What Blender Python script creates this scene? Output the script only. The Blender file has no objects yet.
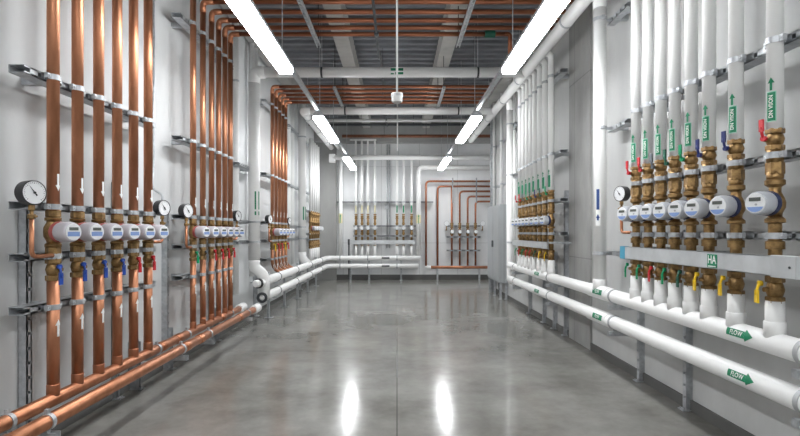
import bpy, math, random
from mathutils import Vector, Matrix

random.seed(4)
PI = math.pi
SC = bpy.context.scene
COL = SC.collection
R = math.radians

# ------------------------------------------------------------------ camera, world, exposure
EYE = 1.5
cam_d = bpy.data.cameras.new('camera')
cam = bpy.data.objects.new('camera', cam_d)
COL.objects.link(cam)
cam.location = (0, 0, EYE)
cam.rotation_euler = (PI / 2, 0, 0)
cam_d.sensor_width = 36.0
cam_d.lens = 500.0 / 800.0 * 36.0
cam_d.shift_x = 3.0 / 800.0
cam_d.shift_y = 14.0 / 800.0
cam_d.clip_end = 100
SC.camera = cam
world = bpy.data.worlds.new('world')
SC.world = world
world.use_nodes = True
world.node_tree.nodes['Background'].inputs[0].default_value = (0.8, 0.85, 0.9, 1)
world.node_tree.nodes['Background'].inputs[1].default_value = 0.3
LAMP = 30.0
SC.view_settings.view_transform = 'Standard'
SC.view_settings.look = 'None'
SC.view_settings.gamma = 1
SC.view_settings.use_curve_mapping = False
SC.view_settings.exposure = 0.62

# ------------------------------------------------------------------ materials
def new_mat(name):
    m = bpy.data.materials.new(name)
    m.use_nodes = True
    nt = m.node_tree
    return m, nt, nt.nodes['Principled BSDF']

def mat(name, col, rough=0.5, metal=0.0, var=0.0, scale=(6, 6, 6), rvar=0.0, bump=0.0, col2=None, detail=4, emit=0.0, spec=0.5, bscale=None):
    m, nt, b = new_mat(name)
    c = (*col, 1)
    b.inputs['Base Color'].default_value = c
    b.inputs['Roughness'].default_value = rough
    b.inputs['Metallic'].default_value = metal
    b.inputs['Specular IOR Level'].default_value = spec
    if emit:
        b.inputs['Emission Color'].default_value = c
        b.inputs['Emission Strength'].default_value = emit
    if var or rvar or bump or col2:
        tc = nt.nodes.new('ShaderNodeTexCoord')
        mp = nt.nodes.new('ShaderNodeMapping')
        mp.inputs['Scale'].default_value = scale
        nz = nt.nodes.new('ShaderNodeTexNoise')
        nz.inputs['Scale'].default_value = 1.0
        nz.inputs['Detail'].default_value = detail
        nz.inputs['Roughness'].default_value = 0.6
        nt.links.new(tc.outputs['Object'], mp.inputs['Vector'])
        # each object gets its own piece of the noise
        oi = nt.nodes.new('ShaderNodeObjectInfo')
        ad = nt.nodes.new('ShaderNodeVectorMath'); ad.operation = 'ADD'
        sc_ = nt.nodes.new('ShaderNodeVectorMath'); sc_.operation = 'SCALE'
        cb = nt.nodes.new('ShaderNodeCombineXYZ')
        for k in range(3):
            nt.links.new(oi.outputs['Random'], cb.inputs[k])
        nt.links.new(cb.outputs[0], sc_.inputs[0]); sc_.inputs['Scale'].default_value = 37.0
        nt.links.new(mp.outputs[0], ad.inputs[0]); nt.links.new(sc_.outputs[0], ad.inputs[1])
        nt.links.new(ad.outputs[0], nz.inputs['Vector'])
        if var or col2:
            rp = nt.nodes.new('ShaderNodeValToRGB')
            rp.color_ramp.elements[0].position = 0.32
            rp.color_ramp.elements[1].position = 0.68
            lo = col2 if col2 else tuple(x * (1 - var) for x in col)
            hi = col if col2 else tuple(min(1, x * (1 + var)) for x in col)
            rp.color_ramp.elements[0].color = (*lo, 1)
            rp.color_ramp.elements[1].color = (*hi, 1)
            nt.links.new(nz.outputs['Fac'], rp.inputs['Fac'])
            nt.links.new(rp.outputs['Color'], b.inputs['Base Color'])
        if rvar:
            mr = nt.nodes.new('ShaderNodeMapRange')
            mr.inputs['From Min'].default_value = 0.3
            mr.inputs['From Max'].default_value = 0.7
            mr.inputs['To Min'].default_value = rough - rvar
            mr.inputs['To Max'].default_value = rough + rvar
            nt.links.new(nz.outputs['Fac'], mr.inputs['Value'])
            nt.links.new(mr.outputs['Result'], b.inputs['Roughness'])
        if bump:
            bp = nt.nodes.new('ShaderNodeBump')
            bp.inputs['Strength'].default_value = bump
            bp.inputs['Distance'].default_value = 0.01
            nt.links.new(nz.outputs['Fac'], bp.inputs['Height'])
            nt.links.new(bp.outputs['Normal'], b.inputs['Normal'])
    return m

M = {}
M['copper'] = mat('copper', (0.60, 0.275, 0.155), 0.40, 0.88, col2=(0.38, 0.16, 0.085), scale=(9, 9, 2.2), rvar=0.05, detail=6)
M['copper_dull'] = mat('copper_dull', (0.40, 0.155, 0.08), 0.45, 0.8, col2=(0.27, 0.10, 0.055), scale=(2, 9, 9), rvar=0.08)
M['copper_fitting'] = mat('copper_fitting', (0.56, 0.25, 0.14), 0.42, 1.0, col2=(0.46, 0.20, 0.11), scale=(20, 20, 20))
M['brass'] = mat('brass', (0.44, 0.28, 0.12), 0.40, 0.8, col2=(0.17, 0.10, 0.04), scale=(22, 22, 22), rvar=0.08)
M['insulation'] = mat('insulation', (0.86, 0.86, 0.85), 0.42, 0.0, var=0.02, scale=(3, 3, 3))
M['steel'] = mat('steel', (0.60, 0.62, 0.64), 0.42, 0.55, col2=(0.38, 0.40, 0.42), scale=(18, 18, 18), rvar=0.08)
M['steel_dark'] = mat('steel_dark', (0.07, 0.075, 0.08), 0.5, 0.5, var=0.2)
M['steel_mid'] = mat('steel_mid', (0.30, 0.31, 0.32), 0.5, 0.6, var=0.2)
M['tray_grey'] = mat('tray_grey', (0.55, 0.57, 0.58), 0.42, 0.35, var=0.12, scale=(5, 5, 5))
M['cabinet_grey'] = mat('cabinet_grey', (0.40, 0.42, 0.43), 0.45, 0.2, var=0.04, scale=(2, 2, 2))
M['ring_grey'] = mat('ring_grey', (0.42, 0.43, 0.44), 0.5, 0.2)
M['ring_light'] = mat('ring_light', (0.60, 0.60, 0.59), 0.5)
M['black'] = mat('black', (0.015, 0.015, 0.017), 0.35)
M['dial'] = mat('dial', (0.76, 0.77, 0.78), 0.5)
M['meter_lilac'] = mat('meter_lilac', (0.54, 0.52, 0.56), 0.45)
M['meter_grey'] = mat('meter_grey', (0.50, 0.52, 0.56), 0.4)
M['meter_pink'] = mat('meter_pink', (0.42, 0.10, 0.09), 0.5)
M['meter_navy'] = mat('meter_navy', (0.02, 0.03, 0.09), 0.4)
M['lcd'] = mat('lcd', (0.10, 0.11, 0.10), 0.3)
M['blue_band'] = mat('blue_band', (0.22, 0.33, 0.62), 0.5)
M['h_red'] = mat('handle_red', (0.60, 0.02, 0.03), 0.35)
M['h_blue'] = mat('handle_blue', (0.02, 0.07, 0.36), 0.35)
M['h_navy'] = mat('handle_navy', (0.012, 0.025, 0.15), 0.35)
M['h_green'] = mat('handle_green', (0.0, 0.30, 0.12), 0.35)
M['h_darkgreen'] = mat('handle_darkgreen', (0.01, 0.10, 0.06), 0.4)
M['h_grey'] = mat('handle_grey', (0.12, 0.14, 0.16), 0.4)
M['h_yellow'] = mat('handle_yellow', (0.80, 0.52, 0.01), 0.4)
M['sticker_green'] = mat('sticker_green', (0.0, 0.20, 0.09), 0.5)
M['sticker_mint'] = mat('sticker_mint', (0.42, 0.74, 0.60), 0.6)
M['sticker_blue'] = mat('sticker_blue', (0.02, 0.06, 0.22), 0.5)
M['sticker_white'] = mat('sticker_white', (0.85, 0.85, 0.83), 0.6)
M['sticker_yellow'] = mat('sticker_yellow', (0.72, 0.66, 0.42), 0.6)
M['rust'] = mat('rust', (0.22, 0.085, 0.045), 0.65, 0.3, var=0.3)
M['lamp_housing'] = mat('lamp_housing', (0.55, 0.57, 0.6), 0.4, 0.4)
M['light'] = mat('lamp_light', (0.97, 0.985, 1.0), 0.5, emit=LAMP)
M['deck'] = mat('deck_metal', (0.20, 0.21, 0.23), 0.5, 0.35, var=0.25, scale=(1.5, 4, 4))
M['beam'] = mat('beam_concrete', (0.46, 0.45, 0.43), 0.8, var=0.12, scale=(3, 3, 3), detail=8)
M['teal'] = mat('teal', (0.05, 0.30, 0.34), 0.45)
M['blue_cap'] = mat('blue_cap', (0.07, 0.33, 0.48), 0.45)

def wall_mat(name, col, var, seam=None, streak=(0.9, 0.9, 0.35)):
    m, nt, b = new_mat(name)
    N, L = nt.nodes.new, nt.links.new
    tc = N('ShaderNodeTexCoord')
    mp = N('ShaderNodeMapping'); mp.inputs['Scale'].default_value = streak
    L(tc.outputs['Object'], mp.inputs['Vector'])
    n1 = N('ShaderNodeTexNoise'); n1.inputs['Scale'].default_value = 1.6; n1.inputs['Detail'].default_value = 9; n1.inputs['Roughness'].default_value = 0.62
    L(mp.outputs[0], n1.inputs['Vector'])
    rp = N('ShaderNodeValToRGB')
    rp.color_ramp.elements[0].position = 0.3; rp.color_ramp.elements[1].position = 0.7
    rp.color_ramp.elements[0].color = (*[c * (1 - var) for c in col], 1)
    rp.color_ramp.elements[1].color = (*[min(1, c * (1 + var)) for c in col], 1)
    L(n1.outputs['Fac'], rp.inputs['Fac'])
    last = rp.outputs['Color']
    if seam:
        axis, period, off = seam
        sp = N('ShaderNodeSeparateXYZ'); L(tc.outputs['Object'], sp.inputs[0])
        for ax, per, of in ((axis, period, off), (2, 2.4, 1.25)):
            a = N('ShaderNodeMath'); a.operation = 'ADD'; L(sp.outputs[ax], a.inputs[0]); a.inputs[1].default_value = of + 100 * per
            d = N('ShaderNodeMath'); d.operation = 'MODULO'; L(a.outputs[0], d.inputs[0]); d.inputs[1].default_value = per
            lt = N('ShaderNodeMath'); lt.operation = 'LESS_THAN'; L(d.outputs[0], lt.inputs[0]); lt.inputs[1].default_value = 0.012
            mx = N('ShaderNodeMix'); mx.data_type = 'RGBA'; mx.blend_type = 'MULTIPLY'
            sf = N('ShaderNodeMath'); sf.operation = 'MULTIPLY'; L(lt.outputs[0], sf.inputs[0]); sf.inputs[1].default_value = 0.45
            L(sf.outputs[0], mx.inputs['Factor']); L(last, mx.inputs[6]); mx.inputs[7].default_value = (0.3, 0.3, 0.3, 1)
            last = mx.outputs[2]
    L(last, b.inputs['Base Color'])
    b.inputs['Roughness'].default_value = 0.75
    n2 = N('ShaderNodeTexNoise'); n2.inputs['Scale'].default_value = 30; L(tc.outputs['Object'], n2.inputs['Vector'])
    bp = N('ShaderNodeBump'); bp.inputs['Strength'].default_value = 0.08; bp.inputs['Distance'].default_value = 0.01
    L(n2.outputs['Fac'], bp.inputs['Height']); L(bp.outputs[0], b.inputs['Normal'])
    return m

M['wall_paint'] = wall_mat('wall_paint', (0.60, 0.612, 0.615), 0.08)
M['wall_right'] = wall_mat('wall_right_paint', (0.545, 0.55, 0.545), 0.12)
M['wall_concrete'] = wall_mat('wall_concrete', (0.33, 0.33, 0.32), 0.30, seam=(1, 1.2, 0.3))
M['wall_end'] = wall_mat('wall_end_paint', (0.70, 0.71, 0.715), 0.07, seam=(0, 1.2, 0.5))
M['wall_dark'] = wall_mat('wall_dark', (0.33, 0.33, 0.32), 0.12)
M['plinth_and_shade'] = wall_mat('plinth_and_shade', (0.12, 0.12, 0.115), 0.15)  # plinth colour, darkened to hold the shadow along the wall foot

def floor_mat():
    m, nt, b = new_mat('polished_concrete')
    N, L = nt.nodes.new, nt.links.new
    tc = N('ShaderNodeTexCoord')
    n1 = N('ShaderNodeTexNoise'); n1.inputs['Scale'].default_value = 1.0; n1.inputs['Detail'].default_value = 10; n1.inputs['Roughness'].default_value = 0.66
    L(tc.outputs['Object'], n1.inputs['Vector'])
    rp = N('ShaderNodeValToRGB')
    e = rp.color_ramp.elements
    e[0].position = 0.32; e[0].color = (0.135, 0.132, 0.115, 1)
    e[1].position = 0.68; e[1].color = (0.285, 0.28, 0.26, 1)
    L(n1.outputs['Fac'], rp.inputs['Fac'])
    n2 = N('ShaderNodeTexNoise'); n2.inputs['Scale'].default_value = 14; n2.inputs['Detail'].default_value = 8
    L(tc.outputs['Object'], n2.inputs['Vector'])
    mx = N('ShaderNodeMix'); mx.data_type = 'RGBA'; mx.blend_type = 'OVERLAY'; mx.inputs['Factor'].default_value = 0.15
    L(rp.outputs['Color'], mx.inputs[6]); L(n2.outputs['Color'], mx.inputs[7])
    bw = N('ShaderNodeRGBToBW'); L(n2.outputs['Color'], bw.inputs[0]); L(bw.outputs[0], mx.inputs[7])
    sp = N('ShaderNodeSeparateXYZ'); L(tc.outputs['Object'], sp.inputs[0])
    last = mx.outputs[2]
    for ax, pos, w in ((0, 0.0, 0.006), (1, 6.3, 0.008), (1, 11.2, 0.008), (1, 1.4, 0.006)):
        s = N('ShaderNodeMath'); s.operation = 'SUBTRACT'; L(sp.outputs[ax], s.inputs[0]); s.inputs[1].default_value = pos
        a = N('ShaderNodeMath'); a.operation = 'ABSOLUTE'; L(s.outputs[0], a.inputs[0])
        lt = N('ShaderNodeMath'); lt.operation = 'LESS_THAN'; L(a.outputs[0], lt.inputs[0]); lt.inputs[1].default_value = w
        sf = N('ShaderNodeMath'); sf.operation = 'MULTIPLY'; L(lt.outputs[0], sf.inputs[0]); sf.inputs[1].default_value = 0.6
        m2 = N('ShaderNodeMix'); m2.data_type = 'RGBA'; L(sf.outputs[0], m2.inputs['Factor']); L(last, m2.inputs[6]); m2.inputs[7].default_value = (0.05, 0.05, 0.045, 1)
        last = m2.outputs[2]
    L(last, b.inputs['Base Color'])
    n3 = N('ShaderNodeTexNoise'); n3.inputs['Scale'].default_value = 1.7; n3.inputs['Detail'].default_value = 6
    L(tc.outputs['Object'], n3.inputs['Vector'])
    mr = N('ShaderNodeMapRange'); mr.inputs['From Min'].default_value = 0.3; mr.inputs['From Max'].default_value = 0.7
    mr.inputs['To Min'].default_value = 0.11; mr.inputs['To Max'].default_value = 0.20
    L(n3.outputs['Fac'], mr.inputs['Value']); L(mr.outputs[0], b.inputs['Roughness'])
    b.inputs['Specular IOR Level'].default_value = 0.6
    return m
M['floor'] = floor_mat()

# ------------------------------------------------------------------ mesh builder
def frame_for(d):
    d = Vector(d).normalized()
    up = Vector((0, 0, 1)) if abs(d.z) < 0.9 else Vector((1, 0, 0))
    a = up.cross(d).normalized()
    b = d.cross(a).normalized()
    return a, b, d

class MB:
    def __init__(s):
        s.v, s.f, s.sm = [], [], []
    def face(s, idx, smooth=False):
        s.f.append(idx); s.sm.append(smooth)
    def box(s, x0, x1, y0, y1, z0, z1, rz=0, c=None):
        b = len(s.v)
        pts = [(x, y, z) for z in (z0, z1) for y in (y0, y1) for x in (x0, x1)]
        if rz:
            cx, cy = c if c else ((x0 + x1) / 2, (y0 + y1) / 2)
            co, si = math.cos(rz), math.sin(rz)
            pts = [(cx + (x - cx) * co - (y - cy) * si, cy + (x - cx) * si + (y - cy) * co, z) for x, y, z in pts]
        s.v += pts
        for q in ((0, 2, 3, 1), (4, 5, 7, 6), (0, 1, 5, 4), (2, 6, 7, 3), (0, 4, 6, 2), (1, 3, 7, 5)):
            s.face([b + k for k in q])
        return s
    def lathe(s, prof, o=(0, 0, 0), axis=(0, 0, 1), seg=16, smooth=True, cap=True, phase=0.0):
        """prof: list of (radius, distance along the axis)"""
        a, bb, d = frame_for(axis)
        o = Vector(o)
        def ring_at(r, t):
            b = len(s.v)
            for k in range(seg):
                w = 2 * PI * k / seg + phase
                s.v.append(tuple(o + d * t + a * (r * math.cos(w)) + bb * (r * math.sin(w))))
            return b
        n = len(prof)
        rings = [ring_at(*prof[0])]
        p = rings[0]
        for i in range(1, n):
            q = ring_at(*prof[i])
            for k in range(seg):
                k2 = (k + 1) % seg
                s.face([p + k, p + k2, q + k2, q + k], smooth)
            rings.append(q)
            p = q
            if i < n - 1:      # a sharp step gets its own ring so that the shading breaks there
                u = Vector((prof[i][0] - prof[i - 1][0], prof[i][1] - prof[i - 1][1]))
                w_ = Vector((prof[i + 1][0] - prof[i][0], prof[i + 1][1] - prof[i][1]))
                if u.length > 1e-7 and w_.length > 1e-7 and u.angle(w_) > R(38):
                    p = ring_at(*prof[i])
        if cap:
            s.face([rings[0] + k for k in reversed(range(seg))])
            s.face([rings[-1] + k for k in range(seg)])
        return s
    def cyl(s, p0, p1, r, seg=16, r2=None, smooth=True):
        p0, p1 = Vector(p0), Vector(p1)
        L = (p1 - p0).length
        return s.lathe([(r, 0), (r if r2 is None else r2, L)], p0, p1 - p0, seg, smooth)
    def ring(s, p, axis, ri, ro, h, seg=20):
        return s.lathe([(ri, -h / 2), (ro, -h / 2), (ro, h / 2), (ri, h / 2), (ri, -h / 2)], p, axis, seg, True, False)
    def tube(s, pts, r, seg=14, bend=0.0, nb=6, cap=True):
        P = [Vector(p) for p in pts]
        if bend:
            out = [P[0]]
            for i in range(1, len(P) - 1):
                a, b, c = P[i - 1], P[i], P[i + 1]
                u, w = (a - b), (c - b)
                t = min(bend, u.length * 0.48, w.length * 0.48)
                u.normalize(); w.normalize()
                s0, s1 = b + u * t, b + w * t
                for k in range(nb + 1):
                    q = k / nb
                    out.append(s0 * (1 - q) ** 2 + b * 2 * q * (1 - q) + s1 * q * q)
            out.append(P[-1])
            P = out
        n = len(P)
        T = []
        for i in range(n):
            t = (P[min(i + 1, n - 1)] - P[max(i - 1, 0)])
            T.append(t.normalized())
        a, b, d = frame_for(T[0])
        rings = []
        prev = T[0]
        for i in range(n):
            q = prev.rotation_difference(T[i])
            a = q @ a; b = q @ b
            prev = T[i]
            base = len(s.v)
            for k in range(seg):
                w = 2 * PI * k / seg
                s.v.append(tuple(P[i] + a * (r * math.cos(w)) + b * (r * math.sin(w))))
            rings.append(base)
        for i in range(n - 1):
            p, q = rings[i], rings[i + 1]
            for k in range(seg):
                k2 = (k + 1) % seg
                s.face([p + k, p + k2, q + k2, q + k], True)
        if cap:
            s.face([rings[0] + k for k in reversed(range(seg))])
            s.face([rings[-1] + k for k in range(seg)])
        return s
    def prism(s, poly, plane, a, b):
        """poly: 2-D outline; plane 'xz' extrudes along y, 'xy' along z, 'yz' along x"""
        base = len(s.v); n = len(poly)
        for t in (a, b):
            for (p, q) in poly:
                s.v.append({'xz': (p, t, q), 'xy': (p, q, t), 'yz': (t, p, q)}[plane])
        s.face([base + k for k in range(n)])
        s.face([base + n + k for k in reversed(range(n))])
        for k in range(n):
            k2 = (k + 1) % n
            s.face([base + k, base + n + k, base + n + k2, base + k2])
        return s
    def mesh(s, name, material):
        me = bpy.data.meshes.new(name)
        me.from_pydata(s.v, [], s.f)
        me.materials.append(material)
        me.polygons.foreach_set('use_smooth', s.sm)
        me.update()
        import bmesh
        bm = bmesh.new(); bm.from_mesh(me)
        bmesh.ops.recalc_face_normals(bm, faces=bm.faces)
        bm.to_mesh(me); bm.free()
        return me

CACHE = {}
def part(name, parent, m, fn, key=None, loc=None, label=None, bevel=0):
    """one mesh object; meshes with the same key are shared"""
    k = (name, key, m.name) if key is not None else None
    if k is not None and k in CACHE:
        me = CACHE[k]
    else:
        mb = MB(); fn(mb)
        me = mb.mesh(name, m)
        if k is not None:
            CACHE[k] = me
    o = bpy.data.objects.new(name, me)
    COL.objects.link(o)
    if parent is not None:
        o.parent = parent
    if loc:
        o.location = loc
    if label:
        o['label'] = label
    if bevel:
        bv = o.modifiers.new('bevel', 'BEVEL'); bv.width = bevel; bv.segments = 2; bv.limit_method = 'ANGLE'
    return o

def thing(name, label, cat, loc=(0, 0, 0), rz=0.0, group=None):
    o = bpy.data.objects.new(name, None)
    COL.objects.link(o)
    o.location = loc
    o.rotation_euler = (0, 0, rz)
    o.empty_display_size = 0.1
    o['label'] = label; o['category'] = cat
    if group:
        o['group'] = group
    return o

def tag(o, label, cat, group=None):
    o['label'] = label; o['category'] = cat
    if group:
        o['group'] = group
    return o

def struct(name, m, fn):
    o = part(name, None, m, fn)
    o['kind'] = 'structure'
    return o

ORD = ['first', 'second', 'third', 'fourth', 'fifth', 'sixth', 'seventh', 'eighth', 'ninth', 'tenth']

# ------------------------------------------------------------------ stickers (thin film wrapped on a pipe)
def text_polys(txt, size):
    k = ('text', txt)
    if k not in CACHE:
        cu = bpy.data.curves.new('lettering', 'FONT')
        cu.body = txt; cu.size = 1.0; cu.align_x = 'CENTER'; cu.align_y = 'CENTER'; cu.resolution_u = 3
        cu.offset = 0.02
        ob = bpy.data.objects.new('lettering', cu)
        COL.objects.link(ob)
        dg = bpy.context.evaluated_depsgraph_get()
        me = bpy.data.meshes.new_from_object(ob.evaluated_get(dg))
        CACHE[k] = ([(v.co.x, v.co.y) for v in me.vertices], [list(p.vertices) for p in me.polygons])
        bpy.data.objects.remove(ob); bpy.data.curves.remove(cu); bpy.data.meshes.remove(me)
    vs, fs = CACHE[k]
    return [(x * size, y * size) for x, y in vs], fs

def wrap_mesh(mb, vs, fs, put):
    b = len(mb.v)
    mb.v += [tuple(put(x, y)) for x, y in vs]
    for f in fs:
        mb.face([b + i for i in f], True)

def grid_rect(x0, x1, y0, y1, nx=1, ny=1):
    vs, fs = [], []
    for j in range(ny + 1):
        for i in range(nx + 1):
            vs.append((x0 + (x1 - x0) * i / nx, y0 + (y1 - y0) * j / ny))
    for j in range(ny):
        for i in range(nx):
            a = j * (nx + 1) + i
            fs.append([a, a + 1, a + nx + 2, a + nx + 1])
    return vs, fs

def arrow_shape(L, w, head, hw):
    """arrow along +u from -L/2 to L/2, in narrow strips so that it wraps cleanly"""
    vs, fs = [], []
    def add(v, f):
        b = len(vs); vs.extend(v); fs.extend([[b + i for i in q] for q in f])
    add(*grid_rect(-L / 2, L / 2 - head, -w / 2, w / 2, 1, 4))
    n = 6
    for i in range(n):
        y0, y1 = -hw / 2 + hw * i / n, -hw / 2 + hw * (i + 1) / n
        x0 = L / 2 - head * abs(y0) / (hw / 2); x1 = L / 2 - head * abs(y1) / (hw / 2)
        add([(L / 2 - head, y0), (x0, y0), (x1, y1), (L / 2 - head, y1)], [[0, 1, 2, 3]])
    return vs, fs

def put_vertical(r, ang, zc, sgn=1, off=0.0012):
    """u runs up the riser, v round it; ang is where the sticker faces (0 = local +x)"""
    def f(u, v):
        w = ang - sgn * 0 - v / r
        return ((r + off) * math.cos(w), (r + off) * math.sin(w), zc + u)
    return f

# ------------------------------------------------------------------ shared fittings (local frame: +x into the room, +y along the wall)
def hexnut(mb, z0, z1, r):
    mb.lathe([(r * 0.93, z0), (r, z0 + 0.004), (r, z1 - 0.004), (r * 0.93, z1)], seg=6, smooth=False)

def valve_body(mb, z0, z1, r):
    h = z1 - z0
    hexnut(mb, z0, z0 + h * 0.24, r * 1.0)
    mb.lathe([(r * 0.72, z0 + h * 0.2), (r * 0.86, z0 + h * 0.34), (r * 0.98, z0 + h * 0.5), (r * 0.86, z0 + h * 0.66), (r * 0.72, z0 + h * 0.8)], seg=16)
    hexnut(mb, z0 + h * 0.76, z1, r * 1.0)
    mb.cyl((r * 0.6, 0, z0 + h * 0.5), (r * 1.35, 0, z0 + h * 0.5), r * 0.28, 10)

def lever(valve, mkey, z, r, yaw, up, length=0.12, wide=0.026):
    """ball valve handle: stem hub, crank and a flat grip"""
    m = M[mkey]
    def fn(mb):
        mb.cyl((r * 1.2, 0, z), (r * 1.2 + 0.022, 0, z), 0.016, 10)
        s = 1 if up else -1
        x = r * 1.2 + 0.014
        prof = [(x, z - 0.012), (x + 0.006, z - 0.012), (x + 0.006, z + s * 0.012 + 0.0)]
        mb.tube([(x, 0, z), (x + 0.012, 0.0, z + s * 0.03), (x + 0.016, 0, z + s * length * 0.6)], 0.008, 8, bend=0.02, nb=3)
        z0, z1 = sorted((z + s * 0.04, z + s * length))
        mb.box(x + 0.009, x + 0.019, -wide / 2, wide / 2, z0, z1)
    o = part('lever_handle', valve, m, fn, key=(mkey, round(z, 3), up, round(r, 3), length, wide), label={'h_red': 'red lever handle', 'h_blue': 'blue lever handle', 'h_navy': 'navy lever handle', 'h_green': 'green lever handle', 'h_darkgreen': 'dark green lever handle', 'h_grey': 'grey lever handle', 'h_yellow': 'yellow lever handle'}[mkey])
    o.rotation_euler = (0, 0, yaw)
    return o

def water_meter(label, loc, rz, yaw, right, L=0.17, rad=0.066, group=None, simple=False):
    """round electronic meter head screwed on the pipe, facing the room"""
    t = thing('water_meter', label, 'meter', loc, rz + yaw, group)
    hm = M['meter_grey'] if right else M['meter_lilac']
    rm = M['meter_navy'] if right else M['meter_pink']
    seg = 24 if not simple else 14
    part('collar_ring', t, rm, lambda mb: mb.lathe([(rad * 0.72, 0.045), (rad * 1.03, 0.05), (rad * 1.03, 0.078), (rad * 0.9, 0.08)], axis=(1, 0, 0), seg=seg), key=('cr', right, rad, seg))
    h = part('housing', t, hm, lambda mb: mb.lathe([(rad * 0.96, 0.078), (rad * 1.0, 0.09), (rad * 1.0, L - 0.03), (rad * 0.95, L - 0.012), (rad * 0.86, L)], axis=(1, 0, 0), seg=seg), key=('ho', right, rad, L, seg))
    f = part('dial_face', t, M['dial'], lambda mb: mb.lathe([(rad * 0.84, L), (rad * 0.80, L + 0.004)], axis=(1, 0, 0), seg=seg), key=('df', rad, L, seg))
    if not simple:
        part('display', f, M['lcd'], lambda mb: mb.box(L + 0.004, L + 0.007, -rad * 0.46, rad * 0.46, rad * 0.16, rad * 0.46), key=('ds', rad, L))
        if right:
            pts = []
            for k in range(9):
                w = R(-155 + 130 * k / 8)
                pts.append((rad * 0.74 * math.cos(w), rad * 0.74 * math.sin(w)))
            part('label_band', f, M['blue_band'], lambda mb: mb.prism(pts, 'yz', L + 0.004, L + 0.0055), key=('lb', rad, L))
            part('button', f, M['ring_grey'], lambda mb: mb.cyl((L + 0.004, rad * 0.1, -rad * 0.12), (L + 0.008, rad * 0.1, -rad * 0.12), rad * 0.09, 10), key=('bt', rad, L))
        else:
            part('label_band', f, M['blue_band'], lambda mb: mb.box(L + 0.004, L + 0.0055, -rad * 0.62, rad * 0.62, -rad * 0.42, rad * 0.02), key=('lb2', rad, L))
    return t

def pressure_gauge(label, loc, rz, yaw, group=None, rad=0.078, drop=0.40, side=1, steel=False):
    """dial on a brass stem with a copper syphon pipe running down and into the next riser; loc is the dial centre"""
    t = thing('pressure_gauge', label, 'pressure gauge', loc, rz, group)
    cs = part('case', t, M['black'], lambda mb: mb.lathe([(rad * 0.8, -0.05), (rad * 0.97, -0.043), (rad, -0.01), (rad, 0.026), (rad * 0.93, 0.03), (rad * 0.90, 0.022)], axis=(1, 0, 0), seg=28, cap=True), key=('gc', rad))
    dl = part('dial', t, M['dial'], lambda mb: mb.lathe([(rad * 0.905, 0.024), (rad * 0.90, 0.0265)], axis=(1, 0, 0), seg=28), key=('gd', rad))
    def ticks(mb):
        for k in range(25):
            w = R(225 - 270 * k / 24)
            r0 = rad * (0.70 if k % 4 == 0 else 0.76)
            p = [(r0 * math.cos(w - 0.02), r0 * math.sin(w - 0.02)), (rad * 0.83 * math.cos(w - 0.02), rad * 0.83 * math.sin(w - 0.02)),
                 (rad * 0.83 * math.cos(w + 0.02), rad * 0.83 * math.sin(w + 0.02)), (r0 * math.cos(w + 0.02), r0 * math.sin(w + 0.02))]
            mb.prism([(a, b) for a, b in p], 'yz', 0.0265, 0.0275)
    part('scale_markings', dl, M['black'], ticks, key=('gt', rad))
    def needle(mb):
        w = R(128)
        d = Vector((0, math.cos(w), math.sin(w))); n = Vector((0, -d.z, d.y))
        a = d * rad * 0.72; b = -d * rad * 0.30
        mb.prism([(a.y, a.z), (b.y + n.y * 0.005, b.z + n.z * 0.005), (b.y - n.y * 0.005, b.z - n.z * 0.005)], 'yz', 0.029, 0.031)
        mb.cyl((0.0265, 0, 0), (0.034, 0, 0), rad * 0.09, 12)
    part('needle', dl, M['black'], needle, key=('gn', rad))
    for o in (cs, dl):
        o.rotation_euler = (0, 0, yaw)
    def stem(mb):
        hexnut(mb, -rad - 0.032, -rad + 0.004, 0.018)
        mb.cyl((0, 0, -rad - 0.07), (0, 0, -rad - 0.03), 0.011, 10)
        hexnut(mb, -rad - 0.085, -rad - 0.055, 0.022)
        mb.cyl((0, 0, -rad - 0.07), (0.035, 0, -rad - 0.07), 0.007, 8)
    part('brass_stem', t, M['brass'], stem, key=('gs', rad))
    part('syphon_pipe', t, M['copper'], lambda mb: mb.tube([(0, 0, -rad - 0.08), (0, 0, -drop), (0, side * 0.19, -drop)], 0.014, 10, bend=0.045), key=('gp', rad, drop, side))
    return t

def channel(mb, x0, x1, w, y0, y1, t=0.004):
    """C profile open to the room, running along y"""
    h = w / 2
    mb.box(x0, x0 + t, y0, y1, -h, h)
    mb.box(x0, x1, y0, y1, h - t, h)
    mb.box(x0, x1, y0, y1, -h, -h + t)
    mb.box(x1 - t, x1, y0, y1, h - 0.012, h)
    mb.box(x1 - t, x1, y0, y1, -h, -h + 0.012)

def strut_rail(label, X, Y, z, rz, l0, l1, pipes, r, gap, group, brackets=True, depth=0.10, front=None, clamps=True, w=0.052, m='steel'):
    """rail root at (X, Y, z); l0..l1 its extent along local y; pipes = local y positions"""
    t = thing('strut_rail', label, 'strut rail', (X, Y, z), rz, group)
    x1 = -(r + 0.006) if front is None else front
    x0 = x1 - depth
    def ch(mb):
        channel(mb, x0, x1, w, l0, l1)
        n = int((l1 - l0) / 0.10)
        for i in range(n):          # cross webs between the slots
            y = l0 + 0.05 + i * 0.10
            mb.box(x1 - 0.003, x1, y, y + 0.07, -w / 2, w / 2)
    part('channel', t, M[m], ch)
    for b in (l0 + min(0.28, (l1 - l0) * 0.3), l1 - min(0.28, (l1 - l0) * 0.3)) if brackets else ():
        part('wall_bracket', t, M['steel'], lambda mb: (mb.box(-gap, x0, -0.022, 0.022, -w / 2, w / 2)),
             key=('wb', gap, round(x0, 4), w), loc=(0, b, 0))
    if clamps:
        for y in pipes:
            c = pipe_clamp(t, r, (0, y, 0), x1)
    return t

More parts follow.
